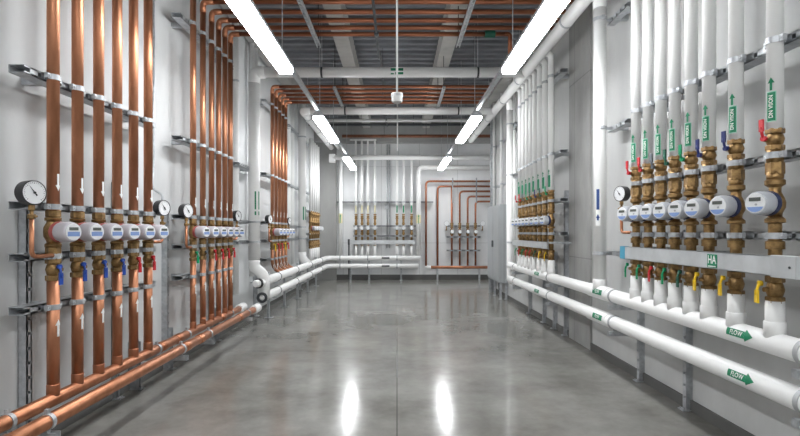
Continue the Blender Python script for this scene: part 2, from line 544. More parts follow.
def pipe_clamp(parent, r, loc, back, m='steel'):
    def fn(mb):
        mb.ring((0, 0, 0), (0, 0, 1), r - 0.001, r + 0.005, 0.036, 20)
        for s in (-1, 1):
            y0, y1 = sorted((s * (r + 0.003), s * (r + 0.032)))
            mb.box(-0.012, 0.012, y0, y1, -0.018, 0.018)
            mb.cyl((-0.02, s * (r + 0.018), 0), (0.02, s * (r + 0.018), 0), 0.007, 8)
        mb.box(back, -r + 0.002, -0.02, 0.02, -0.014, 0.014)
    return part('pipe_clamp', parent, M[m], fn, key=('pc', r, round(back, 4)), loc=loc)

def strut_post(label, X, Y, rz, gap, z1, group, wide=0.05, depth=0.09, z0=0.0):
    t = thing('strut_post', label, 'strut post', (X, Y, 0), rz, group)
    def fn(mb):
        x0, x1, h, q = -gap, -gap + depth, wide / 2, 0.004
        mb.box(x0, x0 + q, -h, h, z0 + 0.006, z1)
        for s in (-1, 1):
            a, b = sorted((s * h, s * (h - q)))
            mb.box(x0, x1, a, b, z0 + 0.006, z1)
            a, b = sorted((s * h, s * (h - 0.013)))
            mb.box(x1 - q, x1, a, b, z0 + 0.006, z1)
        n = int((z1 - z0) / 0.1)
        for i in range(n):
            mb.box(x1 - q, x1, -h, h, z0 + 0.02 + i * 0.1, z0 + 0.10 + i * 0.1)
    part('channel', t, M['steel'], fn, key=('po', gap, z1, wide, depth, z0))
    if z0 == 0:
        part('foot_plate', t, M['steel'], lambda mb: (mb.box(-gap, -gap + depth + 0.035, -0.04, 0.04, 0, 0.008),
             mb.cyl((-gap + depth + 0.02, 0.02, 0.008), (-gap + depth + 0.02, 0.02, 0.018), 0.008, 6), mb.cyl((-gap + depth + 0.02, -0.02, 0.008), (-gap + depth + 0.02, -0.02, 0.018), 0.008, 6)), key=('fp', gap, depth))
    return t

# ------------------------------------------------------------------ THE ROOM
XL, XR = -2.56, 2.48
YB, YE = -3.0, 15.75
ZC = 5.0
struct('floor', M['floor'], lambda mb: mb.box(XL - 0.3, 3.6, YB - 0.2, YE + 0.3, -0.15, 0))
def deck(mb):
    y = YB - 0.2
    pts = []
    while y < YE + 0.3:
        pts += [(y, ZC), (y + 0.10, ZC), (y + 0.13, ZC + 0.075), (y + 0.23, ZC + 0.075), (y + 0.26, ZC)]
        y += 0.26
    pts2 = pts + [(pts[-1][0], ZC + 0.15), (pts[0][0], ZC + 0.15)]
    mb.prism(pts2, 'yz', XL - 0.3, 3.6)
struct('ceiling', M['deck'], deck)
for (a, b, nm) in ((-1.05, -0.80, 'beam_1'), (0.76, 1.0, 'beam_2'), (-2.50, -2.28, 'beam_3'), (2.2, 2.44, 'beam_4')):
    struct(nm, M['beam'], lambda mb: mb.box(a, b, YB, YE, 4.70, ZC + 0.07))
struct('wall_left', M['wall_paint'], lambda mb: mb.box(XL - 0.25, XL, YB, YE + 0.3, 0, ZC + 0.15))
YW = 12.62
struct('wall_right', M['wall_right'], lambda mb: mb.box(XR, XR + 0.25, YB, YW, 0, ZC + 0.15))
struct('wall_recess', M['wall_paint'], lambda mb: mb.box(3.35, 3.6, YW, YE + 0.3, 0, ZC + 0.15))
struct('wall_recess_front', M['wall_paint'], lambda mb: mb.box(XR + 0.25, 3.6, YW - 0.25, YW, 0, ZC + 0.15))
struct('wall_end', M['wall_end'], lambda mb: mb.box(XL, 3.35, YE, YE + 0.3, 0, ZC + 0.15))
struct('wall_behind', M['wall_paint'], lambda mb: mb.box(XL - 0.25, XR + 0.25, YB - 0.2, YB, 0, ZC + 0.15))
struct('beam_5', M['wall_dark'], lambda mb: mb.box(XL, 3.35, YE - 0.35, YE, 4.28, ZC + 0.06))
# raw concrete strip on the right wall, then a darker strip at the end wall
struct('pillar_1', M['wall_concrete'], lambda mb: mb.box(XR - 0.03, XR + 0.1, 6.35, 7.12, 0, 4.98))
struct('pillar_2', M['wall_dark'], lambda mb: mb.box(XL, -1.90, YE - 0.12, YE + 0.1, 0, 4.28))
struct('baseboard_shade_left', M['plinth_and_shade'], lambda mb: mb.box(XL, XL + 0.02, YB, YE, 0, 0.09))  # side kerbs, raised and dark so they also stand in for their shadow
struct('baseboard_shade_right', M['plinth_and_shade'], lambda mb: mb.box(XR - 0.02, XR, YB, YW, 0, 0.09))
struct('baseboard_end', M['plinth_and_shade'], lambda mb: mb.box(XL, 3.35, YE - 0.02, YE, 0, 0.16))

# ------------------------------------------------------------------ LIGHT ROWS
LZ = 3.40
for side, lx, wallname in ((-1, -1.30, 'copper pipe wall'), (1, 1.31, 'white pipe wall')):
    starts = [-0.88, 3.66, 8.22, 12.76]
    names = ['hanging overhead before the first copper crossing pipes', 'first visible', 'second visible', 'third visible']
    g = 'linear lights in the row along the ' + wallname
    for i, y0 in enumerate(starts):
        lab = ('linear white light, %s, in the row by the %s' % ({0: 'beyond the picture edge', 1: 'brightest and longest', 2: 'in the middle', 3: 'closest to the end wall'}[i], wallname))
        t = thing('linear_light', lab, 'light fixture', (lx, y0, LZ), 0, g)
        Lg = 2.2
        hs = part('housing', t, M['lamp_housing'], lambda mb: mb.prism([(-0.04, 0.085), (0.04, 0.085), (0.092, 0.04), (0.092, 0.006), (-0.092, 0.006), (-0.092, 0.04)], 'xz', 0, Lg), key=('lh',), bevel=0.004)
        df = part('diffuser', t, M['light'], lambda mb: mb.prism([(-0.083, 0.006), (-0.086, -0.032), (-0.068, -0.054), (0.068, -0.054), (0.086, -0.032), (0.083, 0.006)], 'xz', 0.012, Lg - 0.012), key=('ld',), bevel=0.006)
        for yy in (0.2, Lg - 0.2):
            part('suspension_wire', t, M['steel'], lambda mb: mb.cyl((0, 0, 0.12), (0, 0, ZC - LZ), 0.005, 6), key=('lw',), loc=(0, yy, 0))
    t = thing('lighting_trunking', 'long grey metal trunking carrying the row of lights by the ' + wallname, 'trunking', (lx, -1.0, LZ + 0.085), 0)
    def tr(mb):
        mb.box(-0.028, -0.024, 0, 16.2, 0, 0.045); mb.box(0.024, 0.028, 0, 16.2, 0, 0.045); mb.box(-0.028, 0.028, 0, 16.2, 0.041, 0.045)
        mb.box(-0.028, 0.028, 0, 16.2, 0, 0.004)
    part('channel', t, M['steel'], tr)

# ------------------------------------------------------------------ COPPER WALL (left)
XP = -2.30
GL = XP - XL      # gap pipe axis to wall
RC = 0.040
def copper_riser(label, Y, rz, X, lever_col, top, group, turn=None, sweep=None, simple=False, hz=0.38, lever_yaw=0.0, gap=GL, r=RC, turn_len=0.0, arrows=True):
    t = thing('copper_riser', label, 'pipe', (X, Y, 0), rz, group)
    seg = 16 if not simple else 10
    if sweep is None:
        part('lower_pipe', t, M['copper'], lambda mb: mb.cyl((0, 0, hz + 0.02), (0, 0, 1.20), r, seg), key=('clp', hz, seg, r))
        part('coupling', t, M['copper_fitting'], lambda mb: mb.lathe([(r * 1.03, hz + 0.03), (r * 1.06, hz + 0.04), (r * 1.06, hz + 0.10), (r * 1.03, hz + 0.105)], seg=seg), key=('ccp', hz, seg, r))
    else:
        part('lower_pipe', t, M['copper'], lambda mb: mb.tube([(0, 0, 1.20), (0, 0, 0.92), sweep[0], sweep[1]], r * 0.92, seg, bend=0.16), key=('csw', sweep))
    v = part('ball_valve', t, M['brass'], lambda mb: valve_body(mb, 1.175, 1.325, r * 1.22), key=('cbv', r))
    if lever_col:
        lever(v, lever_col, 1.27, r * 1.22, lever_yaw, False)
    part('lower_union', t, M['brass'], lambda mb: (hexnut(mb, 1.352, 1.40, r * 1.2), mb.lathe([(r * 1.0, 1.32), (r * 1.0, 1.36)], seg=12), mb.lathe([(r * 1.3, 1.40), (r * 1.3, 1.418), (r, 1.43)], seg=16)), key=('clu', r))
    part('meter_body', t, M['brass'], lambda mb: mb.lathe([(r * 0.95, 1.415), (r * 1.05, 1.44), (r * 1.45, 1.47), (r * 1.5, 1.50), (r * 1.45, 1.53), (r * 1.05, 1.56), (r * 0.95, 1.59)], seg=16), key=('cmb', r))
    part('upper_union', t, M['brass'], lambda mb: (hexnut(mb, 1.60, 1.645, r * 1.18), mb.lathe([(r * 1.3, 1.575), (r * 1.3, 1.595), (r * 1.0, 1.60)], seg=16)), key=('cuu', r))
    if turn is None:
        part('upper_pipe', t, M['copper'], lambda mb: mb.cyl((0, 0, 1.64), (0, 0, top), r, seg), key=('cup', top, seg, r))
    else:
        part('upper_pipe', t, M['copper'], lambda mb: mb.cyl((0, 0, 1.64), (0, 0, turn - 0.09), r, seg), key=('cup2', turn, seg, r))
        part('elbow', t, M['copper_fitting'], lambda mb: mb.tube([(0, 0, turn - 0.13), (0, 0, turn), (0.13, 0, turn)], r * 1.06, seg, bend=0.09), key=('cel', turn, seg, r))
        part('crossing_pipe', t, M['copper_dull'], lambda mb: mb.cyl((0.09, 0, turn), (turn_len, 0, turn), r * 0.9, seg), key=('ccr', turn, turn_len, seg, r))
    if arrows and not simple:
        def arr(up, zc):
            def fn(mb):
                vs, fs = arrow_shape(0.115, 0.018, 0.04, 0.040)
                if not up:
                    vs = [(-a, b) for a, b in vs]
                wrap_mesh(mb, vs, fs, put_vertical(r, R(-8), zc))
            return fn
        part('flow_arrow', t, M['sticker_white'], arr(False, 1.83), key=('fad', r))
        part('flow_arrow', t, M['sticker_white'], arr(True, 0.86), key=('fau', r))
    return t

def yL(px, X=XP):
    return 500.0 * X / (px - 397.0)

bankA = [3.345, 3.600, 3.855, 4.110, 4.365, 4.620]
bankB = [5.64, 5.925, 6.20, 6.45, 6.68, 6.90]
bankC = [9.22, 9.50, 9.78, 10.06, 10.34]
YAW = R(-20)
colsA = ['h_blue', 'h_blue', 'h_blue', 'h_blue', 'h_red', 'h_red']
colsB = ['h_green', 'h_grey', 'h_red', 'h_red', 'h_red', 'h_red']
colsC = ['h_yellow', 'h_red', 'h_red', 'h_yellow', 'h_red']
cname = {'h_blue': 'blue', 'h_red': 'red', 'h_green': 'green', 'h_grey': 'grey', 'h_yellow': 'yellow', 'h_navy': 'navy', 'h_darkgreen': 'dark green'}
banks = (('A', bankA, colsA, 'first copper bank', 4.86, None),
         ('B', bankB, colsB, 'second copper bank', 4.86, 4.23),
         ('C', bankC, colsC, 'third copper bank', 4.86, 4.18))
where = {'A': 'from the biggest gauge', 'B': 'counted towards the end wall', 'C': 'counted towards the end wall'}
BR = {'A': 0.038, 'B': 0.033, 'C': 0.032}
for bid, ys, cols, bname, top, turn in banks:
    for i, y in enumerate(ys):
        first_up = bid == 'B' and i == 0
        copper_riser('%s copper riser of the %s, with %s lever, %s' % (ORD[i], bname, cname[cols[i]], where[bid]),
                     y, 0, XP, cols[i], top, 'copper risers in the ' + bname, r=BR[bid], turn=None if (turn is None or first_up) else turn,
                     turn_len={'A': 0, 'B': (4.55 if i < 5 else 3.80), 'C': 4.1}[bid] if turn else 0,
                     sweep=((0.02, 0.10, 0.80), (0.15, 0.30, 0.70)) if bid == 'C' else None,
                     lever_yaw=R(-25), gap=GL)
        water_meter('%s white round water meter of the %s, %s' % (ORD[i], bname, where[bid]), (XP, y, 1.50), 0, YAW, False, L=0.188, rad=0.067, group='water meters on the ' + bname)
# rails
def rails(bname, ys, z_list, X, gap, r, rz, l0, l1, group, word):
    sgn = {0: 1, 180: -1}[round(math.degrees(rz))]
    Y0 = ys[0]
    for (z, pos) in z_list:
        strut_rail('%s galvanised strut rail with pipe clamps across the %s' % (pos, bname), X, Y0, z, rz, l0 if sgn > 0 else -l1, l1 if sgn > 0 else -l0, [sgn * (y - Y0) for y in ys], r, gap, group)
rails('first copper bank', bankA, [(3.85, 'overhead topmost'), (2.53, 'upper'), (1.668, 'gauge-height'), (1.338, 'below-meter'), (1.0, 'lowest')], XP, GL, 0.038, 0, -0.20, 1.50, 'strut rails on the first copper bank', '')
rails('second copper bank', bankB, [(3.85, 'topmost'), (2.52, 'upper'), (1.668, 'gauge-height'), (1.338, 'below-meter'), (1.0, 'lowest')], XP, GL, 0.033, 0, -0.23, 1.52, 'strut rails on the second copper bank', '')
rails('third copper bank', bankC, [(3.85, 'topmost'), (2.54, 'upper'), (1.668, 'gauge-height'), (1.338, 'below-meter'), (1.0, 'lowest')], XP, GL, 0.032, 0, -0.30, 1.42, 'strut rails on the third copper bank', '')
# posts on the left wall
strut_post('wide galvanised strut post against the wall under the biggest dial gauge', XP, 3.40, 0, GL, 1.72, 'strut posts on the copper wall', wide=0.05, depth=0.06)
strut_post('slim galvanised strut post behind the last two pipes of the first copper bank', XP, 4.50, 0, GL, 1.95, 'strut posts on the copper wall', wide=0.045, depth=0.055)
strut_post('galvanised strut post just before the second copper bank', XP, 5.46, 0, GL, 1.75, 'strut posts on the copper wall', wide=0.05, depth=0.06)
strut_post('galvanised strut post behind the last pipe of the second copper bank', XP, 6.80, 0, GL, 1.9, 'strut posts on the copper wall', wide=0.045, depth=0.055)
strut_post('pale strut post at the near edge of the far copper bank', XP, 8.93, 0, GL, 1.75, 'strut posts on the copper wall', wide=0.05, depth=0.06)
# gauges
pressure_gauge('biggest black-rimmed dial pressure gauge on copper syphon before the first copper riser', (XP + 0.02, 3.12, 1.745), 0, R(-20), 'pressure gauges on the copper wall')
pressure_gauge('dial pressure gauge under the thin grey conduit at the end of first copper bank', (XP + 0.0, 4.90, 1.735), 0, R(-20), 'pressure gauges on the copper wall', side=-1, drop=0.33)
pressure_gauge('dial pressure gauge just before the second copper bank', (XP, 5.46, 1.73), 0, R(-20), 'pressure gauges on the copper wall')
pressure_gauge('dial pressure gauge between second copper bank and the big white riser', (XP, 7.18, 1.73), 0, R(-16), 'pressure gauges on the copper wall', side=-1, drop=0.33)
pressure_gauge('small dial pressure gauge just before the far copper bank', (XP, 8.99, 1.73), 0, R(-16), 'pressure gauges on the copper wall')
pressure_gauge('small dial pressure gauge just after the far copper bank', (XP, 10.62, 1.73), 0, R(-16), 'pressure gauges on the copper wall', side=-1, drop=0.33)

# copper headers along the floor
def copper_header(label, x, y0, y1, sup):
    t = thing('copper_header', label, 'pipe', (x, y0, 0.38), 0, 'copper headers along the floor')
    part('pipe', t, M['copper'], lambda mb: mb.tube([(0, 0, 0), (0, 0.5 * (y1 - y0), 0), (0, y1 - y0, 0)], 0.045, 20))
    for y in (2.6, 4.9, 5.25, 6.55):
        part('coupling', t, M['copper_fitting'], lambda mb: mb.lathe([(0.0465, -0.06), (0.050, -0.055), (0.050, 0.055), (0.0465, 0.06)], axis=(0, 1, 0), seg=20), key=('hcp',), loc=(0, y - y0, 0))
    part('insulated_end', t, M['insulation'], lambda mb: mb.lathe([(0.05, -0.16), (0.065, -0.15), (0.065, 0.06), (0.058, 0.075), (0.02, 0.08)], axis=(0, 1, 0), seg=20), loc=(0, y1 - y0 + 0.12, 0), label='white insulated pipe end')
    return t
copper_header('copper header pipe closest to the wall, feeding the copper risers', XP, 1.2, 7.30, None)
copper_header('copper header pipe on the room side, parallel to the one under the risers', XP + 0.235, 1.2, 7.22, None)
for k, y in enumerate((2.95, 4.78, 5.47, 6.90)):
    nm = ['before the first copper riser', 'at the end of the first copper bank', 'just before the second copper bank', 'at the end of the second copper bank'][k]
    t = thing('pipe_support', 'galvanised bracket and clamps carrying both copper headers ' + nm, 'bracket', (XP, y, 0), 0, 'brackets under the copper headers')
    part('arm', t, M['steel'], lambda mb: (mb.box(-GL, 0.30, -0.022, -0.018, 0.275, 0.32), mb.box(-GL, 0.30, 0.018, 0.022, 0.275, 0.32), mb.box(-GL, 0.30, -0.022, 0.022, 0.275, 0.279)), key=('sa',))
    for x in (0, 0.235):
        part('pipe_clamp', t, M['steel'], lambda mb: (mb.ring((0, 0, 0.38), (0, 1, 0), 0.044, 0.051, 0.03, 20), mb.box(-0.012, 0.012, -0.012, 0.012, 0.30, 0.332), mb.box(-0.01, 0.01, -0.012, 0.012, 0.43, 0.455)), key=('sc',), loc=(x, 0, 0))
    part('wall_strut', t, M['steel'], lambda mb: (mb.box(-GL, -GL + 0.10, -0.025, -0.021, 0, 0.45), mb.box(-GL, -GL + 0.10, 0.021, 0.025, 0, 0.45), mb.box(-GL, -GL + 0.005, -0.025, 0.025, 0, 0.45), mb.box(-GL, -GL + 0.13, -0.04, 0.04, 0, 0.008)), key=('sw',))
# thin conduit on the left wall
tag(part('conduit', None, M['steel'], lambda mb: mb.tube([(XL + 0.03, 5.20, ZC), (XL + 0.03, 5.20, 2.15), (XL + 0.06, 5.08, 1.95), (XP - 0.01, 4.93, 1.86), (XP - 0.01, 4.92, 1.80)], 0.011, 10, bend=0.12)), 'thin grey conduit dropping from the ceiling to a dial gauge beside copper pipes', 'conduit')

# ------------------------------------------------------------------ WHITE PIPES, left wall and end wall
ins = M['insulation']
def ring_bands(t, pts, r, m='ring_grey', name='band'):
    for p, ax in pts:
        part(name, t, M[m], lambda mb: mb.ring((0, 0, 0), ax, r - 0.002, r + 0.006, 0.03, 24), key=('rb', r, ax, m), loc=p)
ZX = 4.07
RX = 0.08
Y1 = 8.05
# big riser, elbow, first cross pipe and its branch into the right main
t = thing('insulated_crossing_pipe', 'fat white pipe crossing overhead with green mark, turning down the copper wall', 'pipe', (XP, Y1, 0))
part('riser', t, ins, lambda mb: mb.cyl((0, 0, 1.05), (0, 0, ZX - 0.16), 0.092, 24))
part('elbow', t, ins, lambda mb: mb.tube([(0, 0, ZX - 0.18), (0, 0, ZX), (0.18, 0, ZX)], 0.096, 24, bend=0.15))
part('crossing_pipe', t, ins, lambda mb: mb.cyl((0.16, 0, ZX), (4.37, 0, ZX), RX, 24))
part('bottom_elbow', t, ins, lambda mb: mb.tube([(0, 0, 1.07), (0, 0, 0.93), (0.15, 0.05, 0.80), (0.15, 0.06, 0.42)], 0.088, 24, bend=0.09))
ring_bands(t, [((1.09, 0, ZX), (1, 0, 0)), ((3.60, 0, ZX), (1, 0, 0))], RX, 'steel_dark')
for x in (1.09, 3.60):
    part('hanger_rod', t, M['steel'], lambda mb: mb.cyl((0, 0, ZX + RX), (0, 0, ZC), 0.006, 6), key=('hr1',), loc=(x, 0, 0))
def mark(mb):
    for (a, b, c, d) in ((-0.10, -0.02, 0.0, 0.05), (0.02, 0.10, 0.0, 0.05), (-0.03, 0.10, -0.055, -0.02), (-0.10, -0.05, -0.055, -0.035)):
        vs, fs = grid_rect(a, b, c, d, 1, 3)
        wrap_mesh(mb, vs, fs, lambda u, v: (2.30 + u, -(RX + 0.002) * math.cos(v / RX), ZX + (RX + 0.002) * math.sin(v / RX)))
part('pipe_marking', t, M['sticker_green'], mark, label='green pipe marking')
def rmark(mb):
    for ang in (-62, -22):
        vs, fs = grid_rect(-0.17, 0.12, -0.012, 0.012, 1, 2)
        wrap_mesh(mb, vs, fs, put_vertical(0.092, R(ang), 2.03))
        vs, fs = grid_rect(-0.03, 0.03, -0.012, 0.012, 1, 2)
        wrap_mesh(mb, vs, fs, put_vertical(0.092, R(ang), 1.80))
part('pipe_marking', t, M['sticker_green'], rmark, label='pair of green flow strips')
ring_bands(t, [((0, 0, z), (0, 0, 1)) for z in (1.34, 1.66)], 0.092, 'steel', 'pipe_clamp')
# slim white drop beside it
t = thing('insulated_riser', 'slim white insulated riser tight to the wall after the second copper bank', 'pipe', (XL + 0.10, 7.62, 0))
part('pipe', t, ins, lambda mb: mb.cyl((0, 0, 0.55), (0, 0, 4.98), 0.05, 18))
ring_bands(t, [((0, 0, z), (0, 0, 1)) for z in (1.34, 2.5, 3.8)], 0.05, 'steel', 'pipe_clamp')
for k, (yy, xx) in enumerate(((8.50, 0.09), (8.72, 0.09))):
    t = thing('insulated_riser', ['slim white riser just past the fat marked riser, before copper', 'slim white riser touching the near edge of the far copper bank'][k], 'pipe', (XL + xx, yy, 0))
    part('pipe', t, ins, lambda mb: mb.cyl((0, 0, 0.75), (0, 0, 4.98), 0.045, 18), key=('slim',))
    ring_bands(t, [((0, 0, z), (0, 0, 1)) for z in (2.5, 3.8)], 0.045, 'steel', 'pipe_clamp')
strut_rail('short strut rail clamped behind the fat white riser, above head height', XP, 7.45, 2.52, 0, 0.0, 1.0, [], 0.05, GL, 'short rails behind the fat white riser', clamps=False)
strut_rail('short strut rail clamped behind the fat white riser, at meter height', XP, 7.55, 1.66, 0, -0.05, 0.80, [0.5], 0.092, GL, 'short rails behind the fat white riser', clamps=False, depth=0.06)
strut_rail('short strut rail clamped behind the fat white riser, lowest of them', XP, 7.55, 1.34, 0, -0.05, 0.80, [0.5], 0.092, GL, 'short rails behind the fat white riser', clamps=False, depth=0.06)

# second cross pipe with the main running back along the left wall
Y2 = 10.60
t = thing('insulated_crossing_pipe', 'second white insulated pipe crossing overhead and turning towards the end wall', 'pipe', (-2.0, Y2, ZX))
part('crossing_pipe', t, ins, lambda mb: mb.cyl((0.12, 0, 0), (4.07, 0, 0), RX, 24))
part('elbow', t, ins, lambda mb: mb.tube([(0.16, 0, 0), (0, 0, 0), (0, 0.16, 0)], RX * 1.05, 24, bend=0.13))
part('main_pipe', t, ins, lambda mb: mb.cyl((0, 0.14, 0), (0, 4.6, 0), RX, 24))
ring_bands(t, [((0.90, 0, 0), (1, 0, 0)), ((3.3, 0, 0), (1, 0, 0))], RX, 'steel_dark')
ring_bands(t, [((0, y, 0), (0, 1, 0)) for y in (0.6, 2.0, 3.4)], RX, 'ring_grey')
for x in (0.90, 3.3):
    part('hanger_rod', t, M['steel'], lambda mb: mb.cyl((0, 0, RX), (0, 0, ZC - ZX), 0.006, 6), key=('hr2',), loc=(x, 0, 0))
for y in (0.6, 2.0, 3.4):
    part('hanger_rod', t, M['steel'], lambda mb: mb.cyl((0, 0, RX), (0, 0, ZC - ZX), 0.006, 6), key=('hr2',), loc=(0, y, 0))
t = thing('insulated_main', 'thinner white pipe running to the end wall beside the overhead elbow', 'pipe', (-1.78, 11.0, ZX - 0.02))
part('pipe', t, ins, lambda mb: mb.cyl((0, 0, 0), (0, 4.2, 0), 0.045, 16))
for y in (0.3, 2.2, 4.0):
    part('hanger_rod', t, M['steel'], lambda mb: mb.cyl((0, 0, 0.04), (0, 0, ZC - ZX + 0.02), 0.006, 6), key=('hr3',), loc=(0, y, 0))

# more white risers on the left wall beyond the far copper bank
for k, (y, r, xx, lab) in enumerate(((11.15, 0.06, XL + 0.13, 'white riser directly after the far copper bank'), (11.55, 0.06, XL + 0.13, 'white riser between the far copper bank and thicker riser'), (12.12, 0.095, XP, 'thick white insulated riser with green strip, after the far copper bank'),
                                     (12.75, 0.05, XL + 0.12, 'slender white riser between thick riser and small corner bank'))):
    t = thing('insulated_riser', lab, 'pipe', (xx, y, 0), 0, None)
    if k == 2:
        part('pipe', t, ins, lambda mb: mb.cyl((0, 0, 1.0), (0, 0, 4.98), r, 20))
        part('bottom_elbow', t, ins, lambda mb: mb.tube([(0, 0, 1.02), (0, 0, 0.86), (0.15, 0.0, 0.72)], r * 1.05, 20, bend=0.1))
        def gm(mb):
            for ang in (-60, -20):
                vs, fs = grid_rect(-0.16, 0.16, -0.014, 0.014, 1, 2)
                wrap_mesh(mb, vs, fs, put_vertical(r, R(ang), 1.95))
        part('pipe_marking', t, M['sticker_green'], gm, label='green flow strips')
        ring_bands(t, [((0, 0, z), (0, 0, 1)) for z in (1.34, 1.62, 3.8)], r, 'steel', 'pipe_clamp')
    else:
        part('pipe', t, ins, lambda mb: mb.cyl((0, 0, 0.75), (0, 0, 4.98), r, 16))
        ring_bands(t, [((0, 0, z), (0, 0, 1)) for z in (2.55, 3.8)], r, 'steel', 'pipe_clamp')
for z, nm in ((3.85, 'topmost'), (2.54, 'upper'), (1.62, 'middle'), (1.34, 'lowest')):
    strut_rail('%s strut rail behind the white risers past the far copper bank' % nm, XP, 11.0, z, 0, 0.0, 1.9 if z < 2 else 4.2, [], 0.06, GL, 'strut rails past the far copper bank', clamps=False, depth=0.06)

# white headers along the left floor and the end wall
XH, YH = -2.15, 15.38
for z, y0, x1, nm in ((0.70, 8.10, 0.72, 'upper'), (0.453, 7.98, 0.66, 'lower')):
    t = thing('insulated_header', '%s white insulated header pipe turning the corner along the end wall' % nm, 'pipe', (XH, y0, z), 0, 'white headers on the copper side')
    part('pipe', t, ins, lambda mb: mb.tube([(0, 0, 0), (0, YH - y0, 0), (x1 - XH, YH - y0, 0)], 0.072, 20, bend=0.28))
    part('end_flange', t, M['steel_dark'], lambda mb: mb.ring((0, -0.01, 0), (0, 1, 0), 0.045, 0.085, 0.03, 24))
    part('end_disc', t, ins, lambda mb: mb.lathe([(0.044, -0.01), (0.03, -0.02)], axis=(0, 1, 0), seg=20))
    ring_bands(t, [((0, y - y0, 0), (0, 1, 0)) for y in (9.0, 10.6, 12.3, 14.0)], 0.072, 'steel_dark')
    ring_bands(t, [((x - XH, YH - y0, 0), (1, 0, 0)) for x in (-1.75, -0.9, 0.0)], 0.072, 'ring_grey')
    part('pipe_marking', t, M['steel_dark'], lambda mb: wrap_mesh(mb, *grid_rect(-0.12, 0.12, -0.02, 0.03, 1, 3), lambda u, v: (-0.95 - XH + 0.6 + u, YH - y0 - 0.074 * math.cos(v / 0.072), 0.074 * math.sin(v / 0.072))))
t = thing('valve_stub', 'capped white pipe stub with black rim below the fat white riser', 'pipe', (-2.20, 7.83, 0.69))
part('cap', t, ins, lambda mb: mb.lathe([(0.045, -0.035), (0.058, -0.02), (0.062, 0.05), (0.062, 0.16)], axis=(0.35, 1, 0), seg=20))
part('rim', t, M['black'], lambda mb: mb.ring((0.02, 0.05, 0), (0.35, 1, 0), 0.06, 0.078, 0.035, 24))
for k, y in enumerate((8.75, 10.0, 11.3, 12.6, 13.9)):
    t = thing('header_stand', '%s strut stand under the white headers, counted from the fat white riser' % ORD[k], 'strut post', (XH, y, 0), 0, 'stands under the white headers by the copper wall')
    part('channel', t, M['steel'], lambda mb: (mb.box(-0.12, -0.08, -0.025, 0.025, 0.006, 0.80), mb.box(-0.41, -0.12, -0.02, 0.02, 0.60, 0.63), mb.box(-0.12, 0.06, -0.02, 0.02, 0.35, 0.378), mb.box(-0.12, 0.06, -0.02, 0.02, 0.60, 0.625)), key=('hs',))
    part('foot_plate', t, M['steel'], lambda mb: mb.box(-0.16, -0.02, -0.06, 0.06, 0, 0.008), key=('hsf',))
for k, x in enumerate((-1.45, -0.87, 0.13)):
    strut_post('%s short post under the white headers along the end wall, counted from the corner' % ORD[k], x, YE, -PI / 2, 0.02, 0.8, 'posts under the end wall headers', wide=0.05, depth=0.24)

# small corner bank on the left wall near the end wall
def mini_brass(t, r, simple=True):
    part('lower_valve', t, M['brass'], lambda mb: valve_body(mb, 1.06, 1.24, r * 1.35), key=('mlv', r))
    part('meter_body', t, M['brass'], lambda mb: mb.lathe([(r, 1.24), (r, 1.42), (r * 1.4, 1.44), (r * 1.4, 1.47), (r, 1.50), (r * 1.3, 1.6), (r, 1.72), (r * 1.4, 1.76), (r, 1.80), (r, 1.92)], seg=12), key=('mmb', r))
    part('upper_valve', t, M['brass'], lambda mb: valve_body(mb, 1.90, 2.06, r * 1.35), key=('muv', r))
for i, y in enumerate((13.3, 13.62, 13.94, 14.26, 14.58)):
    t = thing('insulated_riser', '%s white riser with brass valves in the small bank by the end wall corner' % ORD[i], 'pipe', (XP, y, 0), 0, 'white risers in the corner bank')
    part('upper_pipe', t, ins, lambda mb: mb.cyl((0, 0, 1.98), (0, 0, 3.98), 0.04, 12), key=('cbu',))
    part('lower_pipe', t, ins, lambda mb: mb.cyl((0.0, 0, 0.74), (0, 0, 1.1), 0.045, 12), key=('cbl',))
    mini_brass(t, 0.04)
    water_meter('%s small water meter in the bank by the end wall corner' % ORD[i], (XP, y, 1.60), 0, YAW, False, L=0.15, rad=0.062, group='meters in the corner bank', simple=True)
for z, nm in ((2.06, 'upper'), (1.45, 'middle'), (1.30, 'lower')):
    strut_rail('%s strut rail across the small corner bank' % nm, XP, 13.0, z, 0, 0, 1.8, [0.3, 0.62, 0.94, 1.26, 1.58], 0.04, GL, 'strut rails across the corner bank')
strut_post('galvanised strut post before the small corner bank', XP, 13.05, 0, GL, 2.1, 'strut posts on the copper wall', wide=0.05, depth=0.06)

# ------------------------------------------------------------------ WHITE PIPE WALL (right)
XQ = 2.20
GR = XR - XQ
RW = 0.043
YAWR = R(20)
def sticker_parts(t, r, zc, lab=True, L=0.165, ang=0.0, arrow=True):
    """green name plate with mint border, wrapped round the riser, and an arrow above"""
    a = ang
    s = part('name_sticker', t, M['sticker_green'], lambda mb: wrap_mesh(mb, *grid_rect(-L / 2, L / 2, -0.021, 0.021, 1, 4), put_vertical(r, a, zc, off=0.0022)), key=('sg', r, a, L, zc), label='green sticker')
    part('sticker_border', s, M['sticker_mint'], lambda mb: wrap_mesh(mb, *grid_rect(-L / 2 - 0.005, L / 2 + 0.005, -0.025, 0.025, 1, 6), put_vertical(r, a, zc, off=0.0012)), key=('sb', r, a, L, zc))
    if lab:
        vs, fs = text_polys('DN VIION', 0.029)
        part('lettering', s, M['sticker_white'], lambda mb: wrap_mesh(mb, [(x * 1.02, y) for x, y in vs], fs, put_vertical(r, a, zc, off=0.0034)), key=('sl', r, a, L, zc))
    if arrow:
        v2, f2 = arrow_shape(0.075, 0.012, 0.032, 0.034)
        part('flow_arrow', t, M['sticker_green'], lambda mb: wrap_mesh(mb, v2, f2, put_vertical(r, a, zc + L / 2 + 0.048, off=0.003)), key=('sa', r, a, L, zc))

